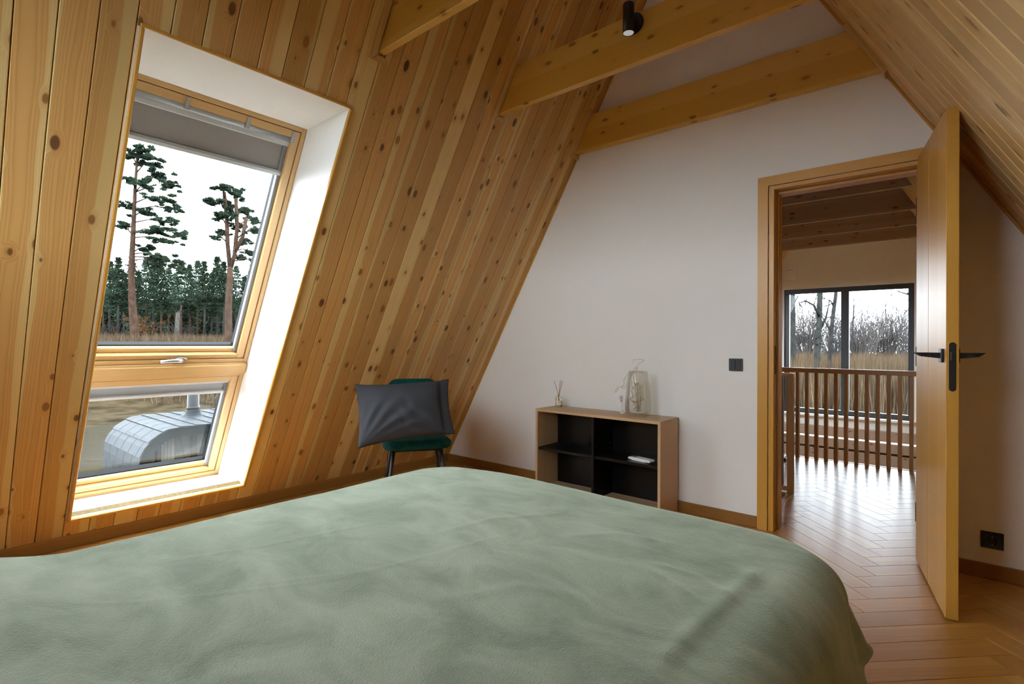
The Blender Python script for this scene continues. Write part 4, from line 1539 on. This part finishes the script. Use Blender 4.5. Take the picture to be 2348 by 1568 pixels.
# ---- the forest edge behind: conifers of four kinds, each an object
def forest_proto(kind, H):
    rn = random.Random(20 + kind)
    t = empty('forest_conifer', (0, 0, GZ))
    bm = bmesh.new()
    bm_tube(bm, [(0, 0, 0), (0.1, 0, H * 0.5), (0, 0, H * 0.96)], [0.20, 0.15, 0.03], 7)
    mesh_obj('trunk', bm, bark_r if kind % 2 else bark_g, t, smooth=True)
    b = Bag()
    lo = (0.30, 0.42, 0.36, 0.26)[kind]
    wide = (1.9, 1.9, 1.5, 2.0)[kind]
    z = H * lo
    while z < H:
        f = (z - H * lo) / (H * (1 - lo))
        R_ = wide * ((1 - f) ** 0.7) * rn.uniform(0.7, 1.15) + 0.12
        if kind == 1:
            R_ = wide * (1 - f * f) ** 0.6 * rn.uniform(0.6, 1.15)
        nb = 6
        a0_ = rn.uniform(0, 6.28)
        for k in range(nb):
            a_ = a0_ + 6.28 * k / nb + rn.uniform(-0.4, 0.4)
            for q in (0.35, 0.75):
                rr = R_ * q * rn.uniform(0.8, 1.2)
                b.tuft((rr * cos(a_), rr * sin(a_), z - rr * 0.22 + rn.uniform(-0.2, 0.2)), R_ * 0.30 + 0.1, R_ * 0.30 + 0.1, 0.20, 16, 0.42, rn, 0.34)
        z += H * 0.042 * rn.uniform(0.8, 1.2)
    b.build('needles', needle2 if kind != 1 else needle, t)
    return t


protos = [forest_proto(0, 11.0), forest_proto(1, 11.5), forest_proto(2, 10.0), forest_proto(3, 10.5)]
rn = random.Random(8)
ORD = 'first second third fourth fifth sixth seventh eighth ninth tenth eleventh twelfth thirteenth fourteenth fifteenth sixteenth seventeenth eighteenth nineteenth twentieth twenty-first twenty-second twenty-third twenty-fourth twenty-fifth twenty-sixth twenty-seventh twenty-eighth twenty-ninth thirtieth thirty-first thirty-second'.split()
px = 222.0
used = set()
i = 0
while px < 610:
    k = rn.choice([0, 1, 1, 2, 3])
    dep = 63 + (i % 3) * 6 + rn.uniform(-1, 1)
    top = 640 + rn.uniform(-14, 26)
    p = at(px, 770, dep)
    h_need = (784 - top) / FPX * dep + (CAM_H - gz_at(p.x))
    H0 = (11.0, 11.5, 10.0, 10.5)[k]
    if k in used:
        o = copy_tree(protos[k])
    else:
        o = protos[k]
        used.add(k)
    o.location = (p.x, p.y, gz_at(p.x) - 0.05)
    sc_ = h_need / H0
    o.scale = (sc_, sc_, sc_)
    o.rotation_euler = (0, 0, rn.uniform(0, 6.28))
    tag(o, ORD[i] + ' dark green conifer from the left along the forest edge behind the tall pines', 'tree', 'conifers of the forest edge')
    px += rn.uniform(13, 19)
    i += 1
# the depth of the forest: a second dim row of trunks and needles nobody could count
rn = random.Random(31)
b = Bag()
for k in range(900):
    p = at(rn.uniform(205, 630), 770, rn.uniform(84, 100))
    b.tuft((p.x, p.y, gz_at(p.x) + rn.uniform(0.2, 7.2)), 1.3, 1.3, 0.8, 40, 0.75, rn, 0.45)
tag(b.build('forest_thicket', needle2), 'dark thicket of conifers deep in the forest', 'forest', kind='stuff')

# ---- dry reeds and brush along the track
rn = random.Random(41)
b1, b2 = Bag(), Bag()
for k in range(15000):
    px_ = rn.uniform(190, 640)
    dep = rn.triangular(29.0, 66.0, 33.0) if rn.random() < 0.6 else rn.uniform(48, 66)
    p = at(px_, 800, dep)
    p.z = gz_at(p.x) - 0.03
    if p.x > -29:
        continue
    h_ = rn.uniform(0.6, 1.5) * (1.0 + 0.3 * noise.noise((p.x * 0.3, p.y * 0.3, 0)))
    (b1 if rn.random() < 0.6 else b2).blade(p, h_, 0.022, 0.28, rn)
tag(b1.build('dry_reeds', reed_m), 'tall dry brown reeds along the far side of the gravel track', 'reeds', kind='stuff')
tag(b2.build('pale_reeds', reed_p), 'straw coloured reeds mixed along the far side of the gravel track', 'reeds', kind='stuff')


def bare_bush(name, base, h, spread, n, mat, label, cat, sd, leaves=None, thick=0.02, group=None):
    rn = random.Random(sd)
    t = tag(empty(name, base), label, cat, group)
    ls = []
    lb_ = Bag()
    for k in range(n):
        a = rn.uniform(0, 6.28)
        q = Vector(base)
        pts = [q.copy()]
        d = Vector((cos(a) * spread * rn.uniform(0.1, 1), sin(a) * spread * rn.uniform(0.1, 1), h)) * (rn.uniform(0.6, 1.0) / 4)
        for s in range(4):
            q = q + d + Vector((rn.gauss(0, 0.08), rn.gauss(0, 0.08), rn.gauss(0, 0.05))) * h * 0.25
            pts.append(q.copy())
            if s >= 1:
                e = q + Vector((rn.gauss(0, 0.2), rn.gauss(0, 0.2), rn.uniform(0.05, 0.3))) * h * 0.5
                ls.append(([q.copy(), (q + e) / 2 + Vector((0, 0, 0.03 * h)), e], thick * 0.5, thick * 0.2))
                if leaves:
                    lb_.tuft(e, 0.25, 0.25, 0.2, 12, 0.12, rn, 0.7)
        ls.append((pts, thick, thick * 0.4))
    branches_obj('stems', ls, mat, t, 4)
    if leaves:
        lb_.build('leaves', leaves, t, base)
    return t


p = at(325, 800, 52); p.z = gz_at(p.x) - 0.05
bare_bush('rusty_shrub', p, 2.9, 2.4, 34, twig_m, 'shrub still holding rusty brown leaves at the foot of the left tall pine', 'shrub', 51, leaf_m)
for k, (px_, lb) in enumerate(((470, 'bare grey thicket between the dead trunk and the left tall pine'), (560, 'bare grey bush at the foot of the forked pine'), (255, 'bare grey bush at the left edge of the roof window view'))):
    p = at(px_ - (60 if k == 0 else 0), 800, 58); p.z = gz_at(p.x) - 0.05
    bare_bush('bare_bush', p, 2.6, 3.0, 60, twig_m, lb, 'bush', 60 + k, thick=0.03)
# dead broken trunk
p = at(404, 800, 50); p.z = gz_at(p.x) - 0.1
dt = tag(empty('dead_trunk', p), 'broken pale dead trunk standing in the brush before the forest', 'dead tree')
tp2 = at(408, 716, 50)
branches_obj('trunk', [([p, (p + tp2) / 2, tp2], 0.24, 0.17)], plain('weathered_wood', (0.036, 0.033, 0.028), 1.0, spec=0.0, grain=0.4, gscale=6), dt, 8)
branches_obj('snag', [([tp2, at(414, 712, 50), at(418, 700, 50)], 0.07, 0.02)], plain('weathered_snag', (0.036, 0.033, 0.028), 1.0, spec=0.0, grain=0.4, gscale=6), dt, 5)

# ---- sauna cabin with rounded shingled shell
SX0, SX1, SYL, SZT, SR = -12.75, -10.45, 2.66, -0.42, 0.60
sauna = tag(empty('sauna_cabin', ((SX0 + SX1) / 2, SYL + 1.6, GZ)), 'grey sauna cabin with rounded metal tiled shell seen through the lower light', 'cabin')
sc0 = sauna.location.copy()
SYR = SYL + 3.4
metal_tile = plain('grey_metal_tile', (0.0105, 0.0128, 0.0145), 0.6, 0.0, spec=0.06, grain=0.12, gscale=2)
metal_edge = plain('dark_metal_edge', (0.0035, 0.004, 0.0045), 0.8, spec=0.0)
prof = []
z_ = GZ + 0.05
nside, narc, ntop = 4, 6, 6
side_pts = [(SYL, GZ + 0.05 + (SZT - SR - GZ - 0.05) * k / nside) for k in range(nside + 1)]
arc_pts = [(SYL + SR - SR * cos(pi / 2 * k / narc), SZT - SR + SR * sin(pi / 2 * k / narc)) for k in range(1, narc + 1)]
top_pts = [(SYL + SR + (SYR - SR - SYL - SR) * k / ntop, SZT) for k in range(1, ntop + 1)]
arc2 = [(SYR - SR + SR * sin(pi / 2 * k / narc), SZT - SR + SR * cos(pi / 2 * k / narc)) for k in range(1, narc + 1)]
prof = side_pts + arc_pts + top_pts + arc2 + [(SYR, GZ + 0.05)]
bm = bmesh.new()
inn = []
for (yy, zz) in prof:
    inn.append((yy, zz))
cyc = (SYL + SYR) / 2


def shr(p, d):
    yy, zz = p
    cy_, cz_ = min(max(yy, SYL + SR), SYR - SR), min(zz, SZT - SR)
    v = Vector((yy - cy_, zz - cz_))
    if v.length < 1e-6:
        return p
    v = v * (1 - d / v.length)
    return (cy_ + v.x, cz_ + v.y)


ring_o = [[bm.verts.new((x, yy, zz)) for yy, zz in prof] for x in (SX0, SX1)]
ring_i = [[bm.verts.new((x, *shr(p, 0.16))) for p in prof] for x in (SX0, SX1)]
n = len(prof)
for k in range(n - 1):
    bm.faces.new((ring_o[0][k], ring_o[0][k + 1], ring_o[1][k + 1], ring_o[1][k]))
    bm.faces.new((ring_i[0][k], ring_i[0][k + 1], ring_i[1][k + 1], ring_i[1][k]))
    for e in (0, 1):
        bm.faces.new((ring_o[e][k], ring_o[e][k + 1], ring_i[e][k + 1], ring_i[e][k]))
for k in (0, n - 1):
    bm.faces.new((ring_o[0][k], ring_o[1][k], ring_i[1][k], ring_i[0][k]))
for v in bm.verts:
    v.co -= sc0
mesh_obj('shell', bm, metal_edge, sauna)
# metal tiles: rows follow the profile
# fine profile walk
walk = []
for a, b in zip(prof, prof[1:]):
    walk.append((Vector(a), Vector(b)))
fine = [Vector(prof[0])]
for a, b in walk:
    m_ = max(1, int((b - a).length / 0.05))
    for k in range(1, m_ + 1):
        fine.append(a.lerp(b, k / m_))
acc, rows, cur = 0.0, [], [fine[0]]
for a, b in zip(fine, fine[1:]):
    acc += (b - a).length
    cur.append(b)
    if acc > 0.23:
        rows.append(cur); cur = [b]; acc = 0.0
rows.append(cur)
for ri, row in enumerate(rows):
    nx_ = 5
    wx = (SX1 - SX0) / nx_
    for c in range(-1, nx_):
        xa = SX0 + (c + (0.5 if ri % 2 else 0.0)) * wx
        xb = xa + wx
        xa, xb = max(xa, SX0), min(xb, SX1)
        if xb - xa < 0.05 or len(row) < 2:
            continue
        bm = bmesh.new()
        lo_, hi_ = [], []
        for q in (xa + 0.008, xb - 0.008):
            lr, hr = [], []
            for k, p in enumerate(row):
                f_ = k / (len(row) - 1)
                lift = 0.030 - 0.018 * f_
                po = shr((p.x, p.y), -lift)
                lr.append(bm.verts.new((q, p.x, p.y)))
                hr.append(bm.verts.new((q, po[0], po[1])))
            lo_.append(lr); hi_.append(hr)
        m_ = len(row)
        for k in range(m_ - 1):
            bm.faces.new((hi_[0][k], hi_[0][k + 1], hi_[1][k + 1], hi_[1][k]))
            for e in (0, 1):
                bm.faces.new((lo_[e][k], lo_[e][k + 1], hi_[e][k + 1], hi_[e][k]))
        for k in (0, m_ - 1):
            bm.faces.new((lo_[0][k], lo_[1][k], hi_[1][k], hi_[0][k]))
        cc_ = sum((v.co for v in bm.verts), Vector()) / len(bm.verts)
        for v in bm.verts:
            v.co -= cc_
        o = mesh_obj('metal_tile', bm, metal_tile, sauna, cc_ - sc0)
# front: recessed wall with glass, cream curtain boards and posts
xr = SX1 - 0.35
poly_ext('front_wall', [(p[0] - sc0.y, p[1] - sc0.z) for p in [shr(q, 0.16) for q in prof]], -0.05, 0.0, plain('grey_front_wall', (0.008, 0.010, 0.0112), 0.8, spec=0.02), sauna, (xr - sc0.x, 0, 0), plane='yz')
cream = plain('cream_boards', (0.036, 0.0345, 0.029), 0.7, grain=0.08)
for k in range(4):
    y0_ = SYL + 0.38 + 0.057 * k
    box('cream_board', xr, xr + 0.04, y0_, y0_ + 0.054, GZ + 0.2, SZT - 0.17, cream, sauna, 0.005, base=sc0)
dkglass = plain('dark_glazing', (0.011, 0.0150, 0.0180), 0.12, spec=0.2)
for ya_, yb_, zt in ((SYL + 0.17, SYL + 0.31, SZT - 0.55), (SYL + 0.615, SYL + 0.87, SZT - 0.17), (SYL + 0.97, SYL + 3.0, SZT - 0.2)):
    box('glass_panel', xr, xr + 0.012, ya_, yb_, GZ + 0.2, zt, dkglass, sauna, 0, base=sc0)
for ya_ in (SYL + 0.88, SYL + 0.31):
    box('post', xr, xr + 0.10, ya_, ya_ + 0.075, GZ + 0.1, SZT - 0.17, metal_edge, sauna, 0.008, base=sc0)
for ya_, yb_ in ((SYL + 0.70, SYL + 0.88), (SYL + 1.10, SYL + 1.28)):
    tube('brace', [(xr + 0.03 - sc0.x, ya_ - sc0.y, SZT - 0.2 - GZ), (xr + 0.03 - sc0.x, yb_ - sc0.y, 1.3)], 0.012, gasket, sauna, 6)
stl = plain('stainless_flue', (0.010, 0.0108, 0.0115), 0.4, 0.0, spec=0.12, grain=0.15, gscale=12)
fl = lathe('chimney_flashing', [(0.30, 0.0), (0.27, 0.015), (0.16, 0.05), (0.13, 0.10), (0.12, 0.15)], metal_tile, sauna, (-11.85 - sc0.x, 3.93 - sc0.y, SZT - GZ), 24)
chp = (-11.85 - sc0.x, 3.93 - sc0.y, SZT - GZ)
lathe('chimney', [(0.105, 0.10), (0.105, 0.15), (0.116, 0.15), (0.116, 0.21), (0.105, 0.21), (0.105, 1.4), (0.14, 1.4), (0.14, 1.46), (0, 1.46)], stl, sauna, chp, 24)

# ---- beyond the hall window: bare trees, bushes and reeds
def bare_tree(px_pts, depth, r0, r1, limbs, label, sd, mat=None):
    rn = random.Random(sd)
    tr = [at(x, y, depth) for x, y in px_pts]
    foot = Vector((tr[0].x, tr[0].y, GZ))
    t = tag(empty('bare_tree', foot), label, 'tree', 'bare trees beyond the hall window')
    branches_obj('trunk', [([foot] + tr, r0, r1)], mat or bark_g, t, 8)
    ls = []
    for l in limbs:
        pts = [at(x, y, depth + rn.uniform(-0.3, 0.3)) for x, y in l]
        ls.append((pts, r1 * 0.7, r1 * 0.2))
        for q in pts[1:]:
            for _ in range(3):
                e = q + Vector((rn.gauss(0, 0.5), rn.gauss(0, 0.5), rn.gauss(0.1, 0.4)))
                ls.append(([q, (q + e) / 2 + Vector((0, 0, rn.uniform(-0.1, 0.15))), e], r1 * 0.25, r1 * 0.08))
    branches_obj('branches', ls, mat or bark_g, t, 4)
    return t


mossy = plain('mossy_grey_bark', (0.017, 0.018, 0.016), 1.0, spec=0.0, grain=0.4, gscale=5, bump=0.3)
bare_tree([(1871, 850), (1875, 800), (1878, 740), (1880, 680), (1882, 600)], 24, 0.15, 0.10, [[(1875, 790), (1860, 780)], [(1879, 725), (1866, 700), (1848, 690), (1832, 694)], [(1878, 760), (1894, 728), (1900, 700)]], 'mossy bare trunk left of the window mullion in the hall', 71, mossy)
bare_tree([(1899, 850), (1904, 790), (1909, 730), (1916, 680), (1922, 600)], 25, 0.11, 0.07, [[(1906, 760), (1890, 735), (1880, 715)], [(1912, 705), (1905, 690), (1893, 685)]], 'thinner leaning bare trunk close beside the window mullion in the hall', 72)
bare_tree([(1817, 780), (1818, 720), (1817, 660), (1817, 600)], 30, 0.16, 0.12, [[(1817, 700), (1830, 680)]], 'pale bare trunk at the left edge of the hall window', 73, mossy)
bare_tree([(2125, 860), (2120, 760), (2112, 690), (2105, 600)], 22, 0.10, 0.06, [[(2112, 700), (2085, 676), (2060, 668), (2046, 674)], [(2115, 720), (2092, 700), (2080, 712)], [(2110, 680), (2080, 655)]], 'bare tree at the right edge of the hall window, boughs hanging in', 74)
bare_tree([(1952, 860), (1955, 760), (1958, 700)], 34, 0.06, 0.04, [[(1956, 730), (1975, 712), (1990, 716)], [(1957, 700), (1985, 682), (2005, 672)], [(1957, 690), (1962, 670)]], 'slim bare tree right of the window mullion in the hall', 75)
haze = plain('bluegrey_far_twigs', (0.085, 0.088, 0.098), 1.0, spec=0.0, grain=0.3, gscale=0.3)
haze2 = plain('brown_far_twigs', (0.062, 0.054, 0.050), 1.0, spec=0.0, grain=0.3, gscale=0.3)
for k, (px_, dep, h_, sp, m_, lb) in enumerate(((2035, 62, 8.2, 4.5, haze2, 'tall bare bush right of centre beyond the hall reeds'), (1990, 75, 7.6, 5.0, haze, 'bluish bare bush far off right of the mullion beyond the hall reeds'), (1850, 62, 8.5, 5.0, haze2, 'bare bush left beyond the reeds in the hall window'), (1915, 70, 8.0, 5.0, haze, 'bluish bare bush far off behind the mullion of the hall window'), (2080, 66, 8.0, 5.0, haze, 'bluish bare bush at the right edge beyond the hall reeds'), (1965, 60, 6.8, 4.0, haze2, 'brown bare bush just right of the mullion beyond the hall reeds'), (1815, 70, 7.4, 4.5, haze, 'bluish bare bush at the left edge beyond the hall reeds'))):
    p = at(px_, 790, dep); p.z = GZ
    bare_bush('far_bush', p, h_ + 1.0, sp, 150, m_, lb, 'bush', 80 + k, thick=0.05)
rn = random.Random(91)
b1, b2 = Bag(), Bag()
for k in range(26000):
    px_ = rn.uniform(1770, 2150)
    dep = rn.triangular(19.0, 56.0, 24.0)
    p = at(px_, 800, dep)
    p.z = GZ
    (b1 if rn.random() < 0.35 else b2).blade(p, rn.uniform(1.4, 3.5), 0.012 + 0.0005 * dep, 0.22, rn)
tag(b1.build('brown_reedbed', reed_m), 'brown stems of the reed bed beyond the hall window', 'reeds', kind='stuff')
tag(b2.build('straw_reedbed', reed_p), 'straw coloured reed bed beyond the hall window', 'reeds', kind='stuff')
